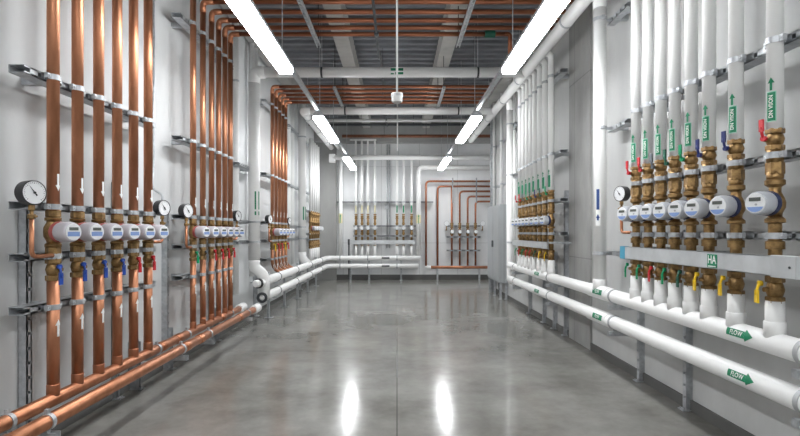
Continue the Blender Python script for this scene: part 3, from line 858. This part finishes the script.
def white_riser(label, Y, X, rz, up_col, low_col, top, group, turn=None, simple=False, tlen=0.22, ang=R(28), r=RW, hz=0.85, lab=True):
    t = thing('insulated_riser', label, 'pipe', (X, Y, 0), rz, group)
    seg = 18 if not simple else 12
    part('lower_pipe', t, ins, lambda mb: mb.lathe([(r * 1.32, hz + 0.035), (r * 1.32, hz + 0.125), (r * 1.27, hz + 0.13), (r * 1.15, hz + 0.13), (r * 1.12, 1.10)], seg=seg), key=('wlp', seg, r))
    lv = part('lower_valve', t, M['brass'], lambda mb: valve_body(mb, 1.085, 1.245, r * 1.14), key=('wlv', r))
    if low_col:
        lever(lv, low_col, 1.20, r * 1.25, R(-15), False, length=0.115, wide=0.042)
    part('nipple', t, M['brass'], lambda mb: mb.lathe([(r * 0.8, 1.24), (r * 0.8, 1.40), (r * 1.12, 1.40), (r * 1.12, 1.445), (r * 0.8, 1.45), (r * 0.8, 1.55), (r * 1.2, 1.555), (r * 1.2, 1.575), (r * 0.8, 1.59)], seg=14), key=('wn', r))
    part('meter_body', t, M['brass'], lambda mb: mb.lathe([(r * 0.8, 1.585), (r * 0.85, 1.61), (r * 1.2, 1.64), (r * 1.25, 1.67), (r * 1.05, 1.70), (r * 0.72, 1.73), (r * 0.72, 1.76), (r * 1.2, 1.775), (r * 1.2, 1.80), (r * 0.85, 1.81)], seg=16), key=('wmb', r))
    part('union', t, M['brass'], lambda mb: (mb.lathe([(r * 0.9, 1.80), (r * 1.0, 1.815), (r * 1.0, 1.85)], seg=14), hexnut(mb, 1.835, 1.905, r * 1.12), mb.lathe([(r, 1.90), (r, 1.985)], seg=14)), key=('wu', r))
    uv = part('upper_valve', t, M['brass'], lambda mb: valve_body(mb, 1.975, 2.10, r * 1.13), key=('wuv', r))
    if up_col:
        lever(uv, up_col, 2.04, r * 1.25, R(10), True, length=0.11, wide=0.028)
    if turn is None:
        part('upper_pipe', t, ins, lambda mb: mb.cyl((0, 0, 2.095), (0, 0, top), r, seg), key=('wup', top, seg, r))
    else:
        part('upper_pipe', t, ins, lambda mb: mb.tube([(0, 0, 2.095), (0, 0, turn), (tlen, 0, turn)], r, seg, bend=0.1), key=('wut', turn, seg, tlen, r))
    sticker_parts(t, r, 2.225, lab=lab, ang=ang)
    return t

bankR = [2.91, 3.245, 3.526, 3.74, 3.957, 4.167, 4.38, 4.60]
upR = ['h_red', 'h_navy', 'h_navy', 'h_green', 'h_darkgreen', 'h_grey', 'h_red', 'h_red']
lowR = ['h_yellow', 'h_yellow', 'h_yellow', 'h_darkgreen', 'h_green', 'h_red', 'h_green', 'h_green']
bn = 'white bank with the long grey tray'
for i, y in enumerate(bankR):
    white_riser('%s white riser from the dial gauge, long-tray bank, %s upper and %s lower lever' % (ORD[7 - i], cname[upR[i]], cname[lowR[i]]), y, XQ, PI, upR[i], lowR[i], 4.98, 'white risers in the long-tray bank')
    water_meter('%s round grey meter from the dial gauge in the long-tray bank' % ORD[7 - i], (XQ, y, 1.665), PI, YAWR, True, L=0.165, rad=0.07, group='meters in the long-tray bank')
rails('white bank with the long grey tray', bankR, [(2.61, 'upper'), (1.945, 'middle'), (1.478, 'lower')], XQ, GR, RW, PI, -0.5, 1.86, 'strut rails in the long-tray bank', '')
# tray
t = thing('cable_tray', 'long grey metal tray strip in front of brass valves with a green and white sign', 'cable tray', (XQ - 0.085, 0, 1.31))
part('cover', t, M['tray_grey'], lambda mb: (mb.box(-0.018, -0.014, 2.75, 4.68, -0.056, 0.056), mb.box(-0.018, 0.02, 2.75, 4.68, 0.052, 0.056), mb.box(-0.018, 0.02, 2.75, 4.68, -0.056, -0.052)))
part('end_box', t, M['tray_grey'], lambda mb: mb.box(-0.026, 0.02, 2.62, 2.80, -0.062, 0.062), bevel=0.004)
part('end_screw', t, M['steel_dark'], lambda mb: mb.cyl((-0.03, 2.66, 0.0), (-0.026, 2.66, 0.0), 0.007, 8))
part('end_cap', t, M['blue_cap'], lambda mb: mb.box(-0.020, 0.02, 4.60, 4.70, -0.058, 0.058), label='blue end cap')
sg = part('sign', t, M['sticker_green'], lambda mb: mb.box(-0.0215, -0.018, 3.275, 3.375, -0.046, 0.042), label='green sign with white marks')
vs, fs = text_polys('HA', 0.075)
part('lettering', sg, M['sticker_white'], lambda mb: wrap_mesh(mb, vs, fs, lambda x, y: (-0.0222, 3.325 - x * 0.85, y + 0.004)))
part('sign_base_line', sg, M['sticker_white'], lambda mb: mb.box(-0.0222, -0.0215, 3.285, 3.365, -0.041, -0.035))
for y in (2.7, 3.6, 4.5):
    part('tray_bracket', t, M['steel'], lambda mb: mb.box(0.02, 0.080 + GR, -0.012, 0.012, 0.03, 0.055), key=('tb',), loc=(0, y, 0))
pressure_gauge('dial pressure gauge at the far edge of the long-tray white bank', (XQ, 4.90, 1.875), PI, R(20), None, rad=0.076, drop=0.38, side=1)
strut_post('strut post beneath the dial gauge of the long-tray white bank', XQ, 5.03, PI, GR, 1.98, 'strut posts on the white pipe wall', wide=0.05, depth=0.055)
strut_post('strut post behind the middle of the long-tray white bank', XQ, 4.22, PI, GR, 1.98, 'strut posts on the white pipe wall', wide=0.05, depth=0.055)
strut_post('strut post behind the largest risers of the long-tray bank', XQ, 2.60, PI, GR, 1.98, 'strut posts on the white pipe wall', wide=0.05, depth=0.055)

# headers
RHD = 0.066
for z, nm, arrow_y in ((0.85, 'upper', 3.12), (0.585, 'lower', 3.11)):
    t = thing('insulated_header', '%s white insulated header pipe with green arrows on the white pipe wall' % nm, 'pipe', (XQ, 1.2, z), 0, 'white headers on the white pipe wall')
    part('pipe', t, ins, lambda mb: mb.tube([(0, 0, 0), (0, 4, 0), (0, 8.55, 0)], RHD, 24))
    ring_bands(t, [((0, y - 1.2, 0), (0, 1, 0)) for y in (2.68, 5.05, 7.15, 9.25)], RHD, 'ring_grey', 'ring')
    part('sleeve', t, ins, lambda mb: mb.lathe([(RHD, 0), (RHD + 0.008, 0.004), (RHD + 0.008, 0.52), (RHD, 0.524)], (0, 3.95, 0), (0, 1, 0), 24), label='slightly thicker white sleeve')
    def wrap_h(u, v, off=0.002, yc=0.0):
        w = v / RHD + R(12)
        return (-(RHD + off) * math.cos(w), yc - 1.2 - u, (RHD + off) * math.sin(w))
    av, af = arrow_shape(0.24, 0.045, 0.075, 0.078)
    s = part('flow_arrow', t, M['sticker_green'], lambda mb: wrap_mesh(mb, av, af, lambda u, v: wrap_h(u, v, yc=arrow_y)), label='green arrow sticker reading FLOW')
    tv, tf = text_polys('FLOW', 0.040)
    part('lettering', s, M['sticker_white'], lambda mb: wrap_mesh(mb, [(x - 0.03, y) for x, y in tv], tf, lambda u, v: wrap_h(u, v, 0.004, arrow_y)))
    for yc in (5.32, 7.65):
        rr = 0.011 if yc < 6 else 0.003
        s = part('pipe_sticker', t, M['sticker_green'], lambda mb: wrap_mesh(mb, *grid_rect(-0.12, 0.12, -0.024, 0.024, 1, 4), lambda u, v: wrap_h(u, v, rr, yc)), label='small dark green sticker')
        tv2, tf2 = text_polys('FLOW', 0.04)
        part('lettering', s, M['sticker_white'], lambda mb: wrap_mesh(mb, tv2, tf2, lambda u, v: wrap_h(u, v, rr + 0.002, yc)))
for k, y in enumerate((2.68, 5.05, 7.15, 9.25)):
    t = thing('pipe_support', 'galvanised header bracket %s on the white pipe wall' % ['beside the largest risers', 'below the dial gauge', 'between fat riser and cabinet bank', 'at the corner riser'][k], 'bracket', (XQ, y, 0), PI, 'brackets under the white pipe wall headers')
    for z in (0.85, 0.585):
        part('arm', t, M['steel'], lambda mb: (mb.box(-GR, 0.07, -0.022, -0.018, -0.045, 0), mb.box(-GR, 0.07, 0.018, 0.022, -0.045, 0), mb.box(-GR, 0.07, -0.022, 0.022, -0.004, 0), mb.box(0.066, 0.07, -0.022, 0.022, -0.045, 0)), key=('ra',), loc=(0, 0, z - RHD - 0.022))
        part('clamp_foot', t, M['steel'], lambda mb: mb.box(-0.015, 0.015, -0.012, 0.012, -0.024, 0.004), key=('rf',), loc=(0, 0, z - RHD - 0.004))

# fat riser at the concrete strip joined to the overhead main
YF = 5.42
t = thing('insulated_riser', 'fat white insulated riser with dark blue sticker beside the concrete strip', 'pipe', (XQ, YF, 0), PI)
part('pipe', t, ins, lambda mb: mb.cyl((0, 0, 0.88), (0, 0, ZX - 0.1), 0.066, 24))
part('elbow', t, ins, lambda mb: mb.tube([(0, 0, ZX - 0.15), (0, 0, ZX), (0.13, 0, ZX)], 0.070, 24, bend=0.1))
part('base_tee', t, ins, lambda mb: mb.lathe([(0.074, 0.86), (0.074, 0.98), (0.067, 0.99)], seg=24))
s = part('pipe_sticker', t, M['sticker_blue'], lambda mb: (wrap_mesh(mb, *grid_rect(-0.10, 0.12, -0.016, 0.016, 1, 3), put_vertical(0.066, R(50), 1.84)), wrap_mesh(mb, *arrow_shape(0.07, 0.02, 0.045, 0.04), put_vertical(0.066, R(50), 1.66))), label='dark blue sticker with a drop mark')
tv, tf = text_polys('WATER', 0.03)
part('sticker_edge', s, M['sticker_white'], lambda mb: wrap_mesh(mb, *grid_rect(-0.27, 0.14, -0.024, 0.024, 1, 3), put_vertical(0.066, R(50), 1.84, off=0.0006)))
for z in (1.27, 2.62, 3.8):
    c = part('pipe_clamp', t, M['steel'], lambda mb: (mb.ring((0, 0, 0), (0, 0, 1), 0.065, 0.072, 0.036, 24), mb.box(-0.12, -0.062, -0.02, 0.02, -0.014, 0.014), mb.box(-0.015, 0.015, -0.10, -0.070, -0.014, 0.014), mb.box(-0.015, 0.015, 0.070, 0.10, -0.014, 0.014)), key=('fc',), loc=(0, 0, z))
for k, z in enumerate((1.27, 2.62, 3.8)):
    strut_rail('%s short strut rail bracing the fat white riser by the concrete strip' % ['lowest', 'middle', 'topmost'][k], XQ, YF, z, PI, -0.10, 0.38, [], 0.114, GR, 'short rails bracing the fat riser', clamps=False, depth=0.08, brackets=True)

# second bank by the cabinet
bankS = [7.14, 7.43, 7.69, 7.97, 8.20, 8.43, 8.66, 8.91]
upS = ['h_green', 'h_darkgreen', 'h_navy', 'h_darkgreen', 'h_green', 'h_grey', 'h_red', 'h_red']
lowS = ['h_yellow', 'h_yellow', 'h_darkgreen', 'h_red', 'h_red', 'h_green', 'h_red', 'h_green']
for i, y in enumerate(bankS):
    white_riser('%s white riser counted from the concrete strip in the bank before the cabinet' % ORD[i], y, XQ, PI, upS[i], lowS[i], 4.98, 'white risers in the bank before the cabinet', turn=ZX - 0.02 + 0.0 * i, tlen=0.16, lab=False)
    water_meter('%s round grey meter from the concrete strip in the bank before the cabinet' % ORD[i], (XQ, y, 1.665), PI, YAWR, True, L=0.155, rad=0.066, group='meters in the bank before the cabinet')
rails('white bank before the grey cabinet', bankS, [(3.72, 'topmost'), (2.61, 'upper'), (1.945, 'middle'), (1.478, 'lower')], XQ, GR, RW, PI, -0.28, 1.98, 'strut rails in the bank before the cabinet', '')
t = thing('cable_tray', 'short grey metal tray strip across the white bank before the cabinet', 'cable tray', (XQ - 0.085, 0, 1.31))
part('cover', t, M['tray_grey'], lambda mb: (mb.box(-0.018, -0.014, 7.0, 9.1, -0.05, 0.05), mb.box(-0.018, 0.02, 7.0, 9.1, 0.046, 0.05), mb.box(-0.018, 0.02, 7.0, 9.1, -0.05, -0.046)))
for y in (7.02, 8.05, 9.05):
    part('tray_bracket', t, M['steel'], lambda mb: mb.box(0.02, 0.080 + GR, -0.012, 0.012, 0.025, 0.05), key=('tb2',), loc=(0, y, 0))
for y, nm, z1 in ((7.24, 'tall strut post at the concrete strip edge of the cabinet-side bank', 2.10), (8.30, 'strut post below the middle of the bank before the cabinet', 1.2), (9.20, 'strut post at the cabinet end of the second white bank', 1.2), (7.75, 'strut post under the first meters of the bank before the cabinet', 1.2)):
    strut_post(nm, XQ, y, PI, GR, z1, 'strut posts on the white pipe wall', wide=0.05, depth=0.06)

# corner riser joined to both headers
t = thing('insulated_riser', 'white riser between the second white bank and the grey cabinet', 'pipe', (XQ, 9.75, 0), PI)
part('pipe', t, ins, lambda mb: mb.tube([(0, 0.1, 0.585), (0, 0, 0.585), (0, 0, ZX - 0.14)], 0.062, 20, bend=0.06))
part('elbow', t, ins, lambda mb: mb.tube([(0, 0, ZX - 0.2), (0, 0, ZX), (0.14, 0, ZX)], 0.066, 20, bend=0.1))
ring_bands(t, [((0, 0, z), (0, 0, 1)) for z in (1.3, 2.61, 3.6)], 0.062, 'steel', 'pipe_clamp')
for k, z in enumerate((1.3, 2.61, 3.6)):
    strut_rail('%s short strut rail behind the riser next to the cabinet' % ['lowest', 'middle', 'topmost'][k], XQ, 9.75, z, PI, -0.30, 0.12, [], 0.066, GR, 'short rails behind the riser next to the cabinet', clamps=False, depth=0.06)

# overhead main on the right
XM = 2.07
t = thing('insulated_main', 'long fat white insulated main running overhead along the white pipe wall', 'pipe', (XM, -1.5, ZX))
part('pipe', t, ins, lambda mb: mb.tube([(0, 0, 0), (0, 7, 0), (0, 15.5, 0)], RX, 24))
ring_bands(t, [((0, y, 0), (0, 1, 0)) for y in (5.0, 7.6, 9.95, 11.2, 12.8, 14.4)], RX, 'steel', 'ring')
for y in (5.0, 7.6, 9.95, 12.8, 14.4):
    part('hanger_rod', t, M['steel'], lambda mb: mb.cyl((0, 0, RX), (0, 0, ZC - ZX), 0.006, 6), key=('hr4',), loc=(0, y, 0))

# cabinet
t = thing('cabinet', 'tall grey metal wall cabinet on legs near the end wall', 'cabinet', (XR, 11.1, 0))
part('body', t, M['cabinet_grey'], lambda mb: mb.box(-0.20, -0.002, 0, 1.42, 0.36, 2.12), bevel=0.006)
d1 = part('door', t, M['cabinet_grey'], lambda mb: mb.box(-0.218, -0.20, 0.02, 0.70, 0.40, 2.08), bevel=0.004)
part('handle', d1, M['steel_dark'], lambda mb: mb.box(-0.235, -0.218, 0.64, 0.66, 1.15, 1.3))
d2 = part('door', t, M['cabinet_grey'], lambda mb: mb.box(-0.218, -0.20, 0.72, 1.40, 0.40, 2.08), bevel=0.004)
part('handle', d2, M['steel_dark'], lambda mb: mb.box(-0.235, -0.218, 0.76, 0.78, 1.15, 1.3))
part('side_seam', t, M['steel_dark'], lambda mb: mb.box(-0.105, -0.10, -0.002, 0.0, 0.37, 2.11))
for (x, y) in ((-0.17, 0.03), (-0.045, 0.03), (-0.17, 0.70), (-0.17, 1.34), (-0.045, 1.34)):
    part('leg', t, M['steel'], lambda mb: (mb.box(-0.022, 0.022, -0.004, 0.0, 0.006, 0.37), mb.box(-0.022, -0.018, 0, 0.04, 0.006, 0.37), mb.box(-0.04, 0.022, -0.02, 0.06, 0, 0.006)), key=('cl',), loc=(x, y, 0))
part('cable', t, M['black'], lambda mb: mb.tube([(-0.10, 0.5, 0.37), (-0.10, 0.5, 0.18), (-0.06, 0.6, 0.06), (-0.05, 0.8, 0.03)], 0.028, 10, bend=0.1))
for k, (y, r, x, lab) in enumerate(((10.25, 0.03, XR - 0.07, 'thin white riser just before the cabinet'), (10.6, 0.045, XR - 0.08, 'white riser above the near edge of the grey cabinet'), (11.55, 0.03, XR - 0.07, 'thin white riser above the middle of the grey cabinet'), (12.35, 0.035, XR - 0.08, 'white riser above the end-wall edge of the grey cabinet'))):
    t = thing('insulated_riser', lab, 'pipe', (x, y, 0))
    z0 = 0.3 if k == 0 else (2.12 if k > 1 else 0.4)
    part('pipe', t, ins, lambda mb: mb.cyl((0, 0, z0), (0, 0, 4.98), r, 14))
    ring_bands(t, [((0, 0, 2.61), (0, 0, 1)), ((0, 0, 3.6), (0, 0, 1))], r, 'steel', 'pipe_clamp')
for z, nm in ((2.61, 'lower'), (3.6, 'upper')):
    strut_rail('%s strut rail across the wall above the grey cabinet' % nm, XR - 0.08, 10.1, z, PI, -2.35, 0.0, [], 0.05, 0.08, 'strut rails above the cabinet', clamps=False, depth=0.025, front=-0.055, brackets=False)
strut_post('tall dark strut post rising to the ceiling at the corner past the cabinet', XR - 0.0, 12.58, PI, 0.0, 4.98, 'strut posts on the white pipe wall', wide=0.07, depth=0.13)

# ------------------------------------------------------------------ END WALL
XE = lambda px, Y=15.5: (px - 397.0) * Y / 500.0
ZE = lambda py, Y=15.5: 1.5 + (232.0 - py) * Y / 500.0
YP = 15.50
gE = YE - YP
# horizontal mains
t = thing('insulated_main', 'white insulated pipe running across the end wall above all its risers', 'pipe', (XE(334), 15.32, ZE(157.5, 15.32)))
part('pipe', t, ins, lambda mb: mb.cyl((0, 0, 0), (4.95, 0, 0), 0.075, 18))
part('end_box', t, ins, lambda mb: mb.box(-0.12, 0.06, -0.07, 0.07, -0.16, 0.10))
for x in (2.0, 3.6):
    part('hanger_rod', t, M['steel'], lambda mb: mb.cyl((0, 0, 0.07), (0, 0, ZC - ZE(157.5, 15.32)), 0.008, 6), key=('hr5',), loc=(x, 0, 0))
t = thing('insulated_main', 'white insulated pipe over the end wall copper pipes, turning down beside them', 'pipe', (XE(418.5), YP, 0))
part('pipe', t, ins, lambda mb: mb.tube([(0, 0, 0.75), (0, 0, ZE(167.5)), (2.6, 0, ZE(167.5))], 0.072, 18, bend=0.16))
part('pipe_marking', t, M['sticker_yellow'], lambda mb: mb.ring((0, 0, 1.9), (0, 0, 1), 0.072, 0.076, 0.25, 18), label='yellow marking band')
part('flow_arrow', t, M['sticker_green'], lambda mb: wrap_mesh(mb, *arrow_shape(0.3, 0.02, 0.08, 0.05), put_vertical(0.078, R(-90), 1.9)))
# comb above
t = thing('insulated_manifold', 'small white pipe comb with four drops above the end wall main', 'pipe', (XE(350), 15.42, ZE(140, 15.42)))
part('pipe', t, ins, lambda mb: mb.cyl((0, 0, 0), (0.82, 0, 0), 0.035, 14))
for px in (356, 362, 368, 375):
    part('drop', t, ins, lambda mb: mb.cyl((0, 0, 0), (0, 0, -0.5), 0.033, 12), key=('dr',), loc=(XE(px) - XE(350), 0.0, 0))
ewx = [356, 362, 368, 375, 397, 403.5, 411.5]
for i, px in enumerate(ewx):
    x = XE(px)
    t = thing('insulated_riser', '%s slim white riser with brass valves on the end wall, counted from the copper side' % ORD[i], 'pipe', (x, YP, 0), -PI / 2, 'white risers on the end wall')
    part('upper_pipe', t, ins, lambda mb: mb.cyl((0, 0, 2.0), (0, 0, 3.78), 0.038, 12), key=('eup',))
    part('lower_pipe', t, ins, lambda mb: mb.cyl((0, 0, 0.72), (0, 0, 1.12), 0.042, 12), key=('elp',))
    mini_brass(t, 0.034)
    part('flow_sticker', t, M['sticker_yellow' if i < 4 else 'sticker_green'], lambda mb: wrap_mesh(mb, *grid_rect(-0.12, 0.1, -0.02, 0.02, 1, 2), put_vertical(0.04, 0, 2.22)), key=('efs', i < 4))
    water_meter('%s tiny water meter on the end wall white risers, counted from the copper side' % ORD[i], (x, YP, 1.62), -PI / 2, 0, True, L=0.12, rad=0.06, group='meters on the end wall white risers', simple=True)
x = XE(340.6)
t = thing('insulated_riser', 'thick white riser with yellow band at the copper side of the end wall', 'pipe', (x, YP, 0))
part('pipe', t, ins, lambda mb: mb.cyl((0, 0, 0.75), (0, 0, 3.76), 0.058, 16))
part('pipe_marking', t, M['sticker_yellow'], lambda mb: mb.ring((0, 0, 1.92), (0, 0, 1), 0.058, 0.062, 0.30, 16), label='yellow marking band')
part('pipe_marking', t, M['sticker_green'], lambda mb: wrap_mesh(mb, *arrow_shape(0.28, 0.02, 0.08, 0.05), put_vertical(0.064, R(-90), 1.92)))
for px in (387, 389.6):
    tag(part('conduit', None, M['steel'], lambda mb: mb.cyl((XE(px), YE - 0.04, 1.0), (XE(px), YE - 0.04, 4.25), 0.016, 10)), 'thin grey conduit on the end wall %s' % ('closer to the copper side' if px < 388 else 'closer to the white pipe side'), 'conduit')
tag(part('junction_box', None, M['steel'], lambda mb: mb.box(XE(385), XE(388.5), YE - 0.1, YE, ZE(208.5), ZE(204.5))), 'small grey junction box on the end wall conduits', 'junction box')
for z, a, b, nm in ((ZE(202), 336, 433, 'highest'), (ZE(226), 353, 416, 'upper middle'), (ZE(236), 353, 420, 'lower middle')):
    strut_rail('%s strut rail across the white risers on the end wall' % nm, XE(a), YP, z, -PI / 2, 0, XE(b) - XE(a), [XE(p) - XE(a) for p in ewx], 0.038, gE, 'strut rails across the end wall white risers', m='steel_mid')
t = thing('cable_tray', 'blue-grey metal tray strip across the end wall white risers', 'cable tray', (XE(350), YP - 0.07, ZE(242)))
part('cover', t, M['tray_grey'], lambda mb: mb.box(0, XE(415) - XE(350), -0.02, 0.01, -0.06, 0.06))
part('end_cap', t, M['steel_dark'], lambda mb: mb.box(-0.06, 0, -0.03, 0.01, -0.08, 0.09))
part('leg', t, M['steel_dark'], lambda mb: mb.box(-0.05, -0.01, -0.01, 0.03, -ZE(242) , -0.06))
for x in (0.1, 1.0, 1.9):
    part('tray_bracket', t, M['steel'], lambda mb: mb.box(-0.02, 0.02, 0.01, 0.06 + gE, 0.02, 0.05), key=('etb',), loc=(x, 0, 0))
# copper pipes on the end wall
cop = [(426, 181.3), (437.6, 186.4), (451.8, 186.4), (459.7, 191.4), (467.7, 196.5), (475.5, 201.5)]
rail_x = []
for i, (px, py) in enumerate(cop):
    x = XE(px); z = ZE(py)
    t = thing('copper_riser', '%s copper pipe on the end wall, counted from the white risers' % ORD[i], 'pipe', (x, YP + (0.0 if i != 2 else 0.0), 0), -PI / 2, 'copper pipes on the end wall')
    endx = XE(500) - x
    z0 = 0.46 if i > 0 else 0.42
    part('pipe', t, M['copper_dull'], lambda mb: mb.tube([(0, 0, z0), (0, 0, z), (0, endx if i != 2 else 0.05, z)] if i != 2 else [(0, 0, z0), (0, 0, z)], 0.031, 12, bend=0.12))
    if i >= 2:
        part('valve', t, M['brass'], lambda mb: valve_body(mb, 1.62, 1.78, 0.05), key=('ecv',))
        part('meter_body', t, M['brass'], lambda mb: mb.lathe([(0.038, 1.40), (0.055, 1.43), (0.055, 1.56), (0.038, 1.60)], seg=12), key=('ecm',))
        water_meter('%s water meter on the end wall copper pipes, counted from the white risers' % ORD[i - 2], (x, YP, 1.51), -PI / 2, 0, True, L=0.12, rad=0.06, group='meters on the end wall copper pipes', simple=True)
        rail_x.append(x)
for z, nm in ((ZE(226), 'upper'), (ZE(237), 'middle'), (ZE(250.5), 'lower')):
    a = XE(447)
    strut_rail('%s strut rail across the end wall copper pipes' % nm, a, YP, z, -PI / 2, 0, XE(481) - a, [q - a for q in rail_x], 0.036, gE, 'strut rails across the end wall copper pipes', m='steel_mid')
for px in (451.8, 475.5):
    t = thing('strut_post', 'short vertical strut crossing the end wall horizontal copper pipes %s' % ('near their elbows' if px < 460 else 'near the cabinet'), 'strut post', (XE(px) + 0.02, YP - 0.05, 0))
    part('channel', t, M['steel_mid'], lambda mb: mb.box(-0.018, 0.018, -0.03, 0.0, ZE(203), ZE(178)), key=('vs',))
t = thing('copper_header', 'copper header pipe low along the end wall', 'pipe', (XE(427), YP, ZE(267.3)))
part('pipe', t, M['copper'], lambda mb: mb.cyl((0, 0, 0), (XE(500) - XE(427), 0, 0), 0.045, 14))
part('insulated_end', t, ins, lambda mb: mb.cyl((-0.06, 0, 0), (0.12, 0, 0), 0.055, 14), label='white insulated end')
part('leg', t, M['steel'], lambda mb: mb.box(0.30, 0.35, -0.02, 0.03, -ZE(267.3), -0.03))
part('leg', t, M['steel'], lambda mb: mb.box(1.60, 1.65, -0.02, 0.03, -ZE(267.3), -0.03))
for px, lab in ((446.5, 'tiny dial gauge before the end wall copper meters'), (482.5, 'tiny dial gauge after the end wall copper meters')):
    t = thing('pressure_gauge', lab, 'pressure gauge', (XE(px), YP - 0.02, ZE(223.5)), -PI / 2)
    part('case', t, M['ring_grey'], lambda mb: mb.lathe([(0.07, -0.03), (0.085, 0.0), (0.085, 0.03)], axis=(1, 0, 0), seg=18), key=('tgc',))
    part('dial', t, M['dial'], lambda mb: mb.lathe([(0.075, 0.03), (0.073, 0.033)], axis=(1, 0, 0), seg=18), key=('tgd',))
    part('brass_stem', t, M['brass'], lambda mb: mb.cyl((0, 0, -0.22), (0, 0, -0.08), 0.016, 8), key=('tgs',))
    part('wall_arm', t, M['brass'], lambda mb: mb.cyl((-gE - 0.02, 0, -0.2), (0.01, 0, -0.2), 0.016, 8), key=('tga',))

# ------------------------------------------------------------------ OVERHEAD BITS
for k, (x, y0, y1, z, lab) in enumerate(((-1.115, 4.2, 7.15, 4.13, 'slotted strut under first overhead copper pipes, on the copper wall side'), (0.87, 4.2, 7.15, 4.13, 'slotted strut under first overhead copper pipes, on the white pipe side'),
                                     (-1.13, 9.0, 10.45, 4.08, 'slotted strut under second overhead copper pipes, on the copper wall side'), (0.85, 9.0, 10.45, 4.08, 'slotted strut under second overhead copper pipes, on the white pipe side'))):
    t = thing('trapeze_strut', lab, 'strut', (x, y0, z))
    def ch(mb):
        for s in (-1, 1):
            a, b = sorted((s * 0.026, s * 0.018))
            mb.box(a, b, 0, y1 - y0, 0, 0.044)
        n = int((y1 - y0) / 0.08)
        for i in range(n):
            mb.box(-0.02, 0.02, i * 0.08 + 0.02, i * 0.08 + 0.045, 0, 0.005)
        mb.box(-0.02, 0.02, 0, y1 - y0, 0.036, 0.044)
    part('channel', t, M['steel'], ch)
    for yy in (0.1, y1 - y0 - 0.06):
        part('hanger_rod', t, M['steel_dark'], lambda mb: mb.cyl((0, 0, 0.02), (0, 0, ZC - z), 0.007, 6), key=('trr', z), loc=(0, yy, 0))
t = thing('sprinkler_pipe', 'thin dark pipe running overhead towards the end wall, near the ceiling middle', 'pipe', (-0.27, 3.5, 4.10))
part('pipe', t, M['steel_dark'], lambda mb: mb.tube([(0, 0, 0), (0, 4.0, 0), (0, 4.5, 0.30), (0, 10.2, 0.30)], 0.017, 10, bend=0.1))
part('coupling', t, M['steel_dark'], lambda mb: mb.cyl((0, 3.0, 0), (0, 3.12, 0), 0.030, 10))
for yy, h in ((0.5, 0), (2.4, 0), (6.0, 0.3), (8.5, 0.3)):
    part('hanger_rod', t, M['steel_dark'], lambda mb: mb.cyl((0, 0, 0), (0, 0, 0.9), 0.005, 6), key=('spr',), loc=(0, yy, 0) if not h else (0, yy, 0.0))
t = thing('ceiling_sensor', 'small white round sensor hanging on a white rod in the middle', 'sensor', (0.0, 5.0, 2.80))
part('body', t, M['ring_light'], lambda mb: mb.lathe([(0.035, -0.01), (0.052, 0.0), (0.056, 0.045), (0.058, 0.05), (0.058, 0.085), (0.02, 0.095)], seg=24))
part('mount_ring', t, M['ring_grey'], lambda mb: mb.ring((0, 0, 0.062), (0, 0, 1), 0.057, 0.061, 0.02, 24))
part('rod', t, M['ring_light'], lambda mb: mb.cyl((0, 0, 0.09), (0, 0, ZC - 2.80), 0.011, 10))
tag(part('conduit_drop', None, M['insulation'], lambda mb: mb.cyl((0.01, 12.0, 3.45), (0.01, 12.0, ZC), 0.014, 8)), 'thin pale conduit drop hanging in the middle beyond the sensor', 'conduit')
for (y, z, r, m, x0, x1, lab) in ((14.6, 4.30, 0.045, 'rust', -1.6, 3.3, 'rusty brown pipe crossing just before the end wall beam'), (13.6, 4.42, 0.035, 'steel_dark', -2.4, 3.3, 'black pipe crossing high before the end wall'), (13.0, 4.40, 0.04, 'insulation', -2.5, 2.4, 'slim pale pipe crossing high before the end wall')):
    t = thing('crossing_pipe_run', lab, 'pipe', (x0, y, z))
    part('pipe', t, M[m], lambda mb: mb.cyl((0, 0, 0), (x1 - x0, 0, 0), r, 12))
    for q in (0.25, 0.5, 0.75):
        part('hanger_rod', t, M['steel_dark'], lambda mb: mb.cyl((0, 0, 0), (0, 0, ZC - z), 0.007, 6), key=('xr', z), loc=((x1 - x0) * q, 0, 0))
t = thing('copper_drop', 'short copper pipe end with green tag overhead by the white pipe wall light', 'pipe', (1.50, 6.90, 4.23))
part('pipe', t, M['copper_dull'], lambda mb: mb.tube([(-0.02, 0, 0), (0.06, 0, 0), (0.06, 0, -0.27)], 0.030, 12, bend=0.07))
part('tag', t, M['h_darkgreen'], lambda mb: mb.ring((-0.22, 0, 0), (1, 0, 0), 0.041, 0.050, 0.14, 14), label='dark green tag')
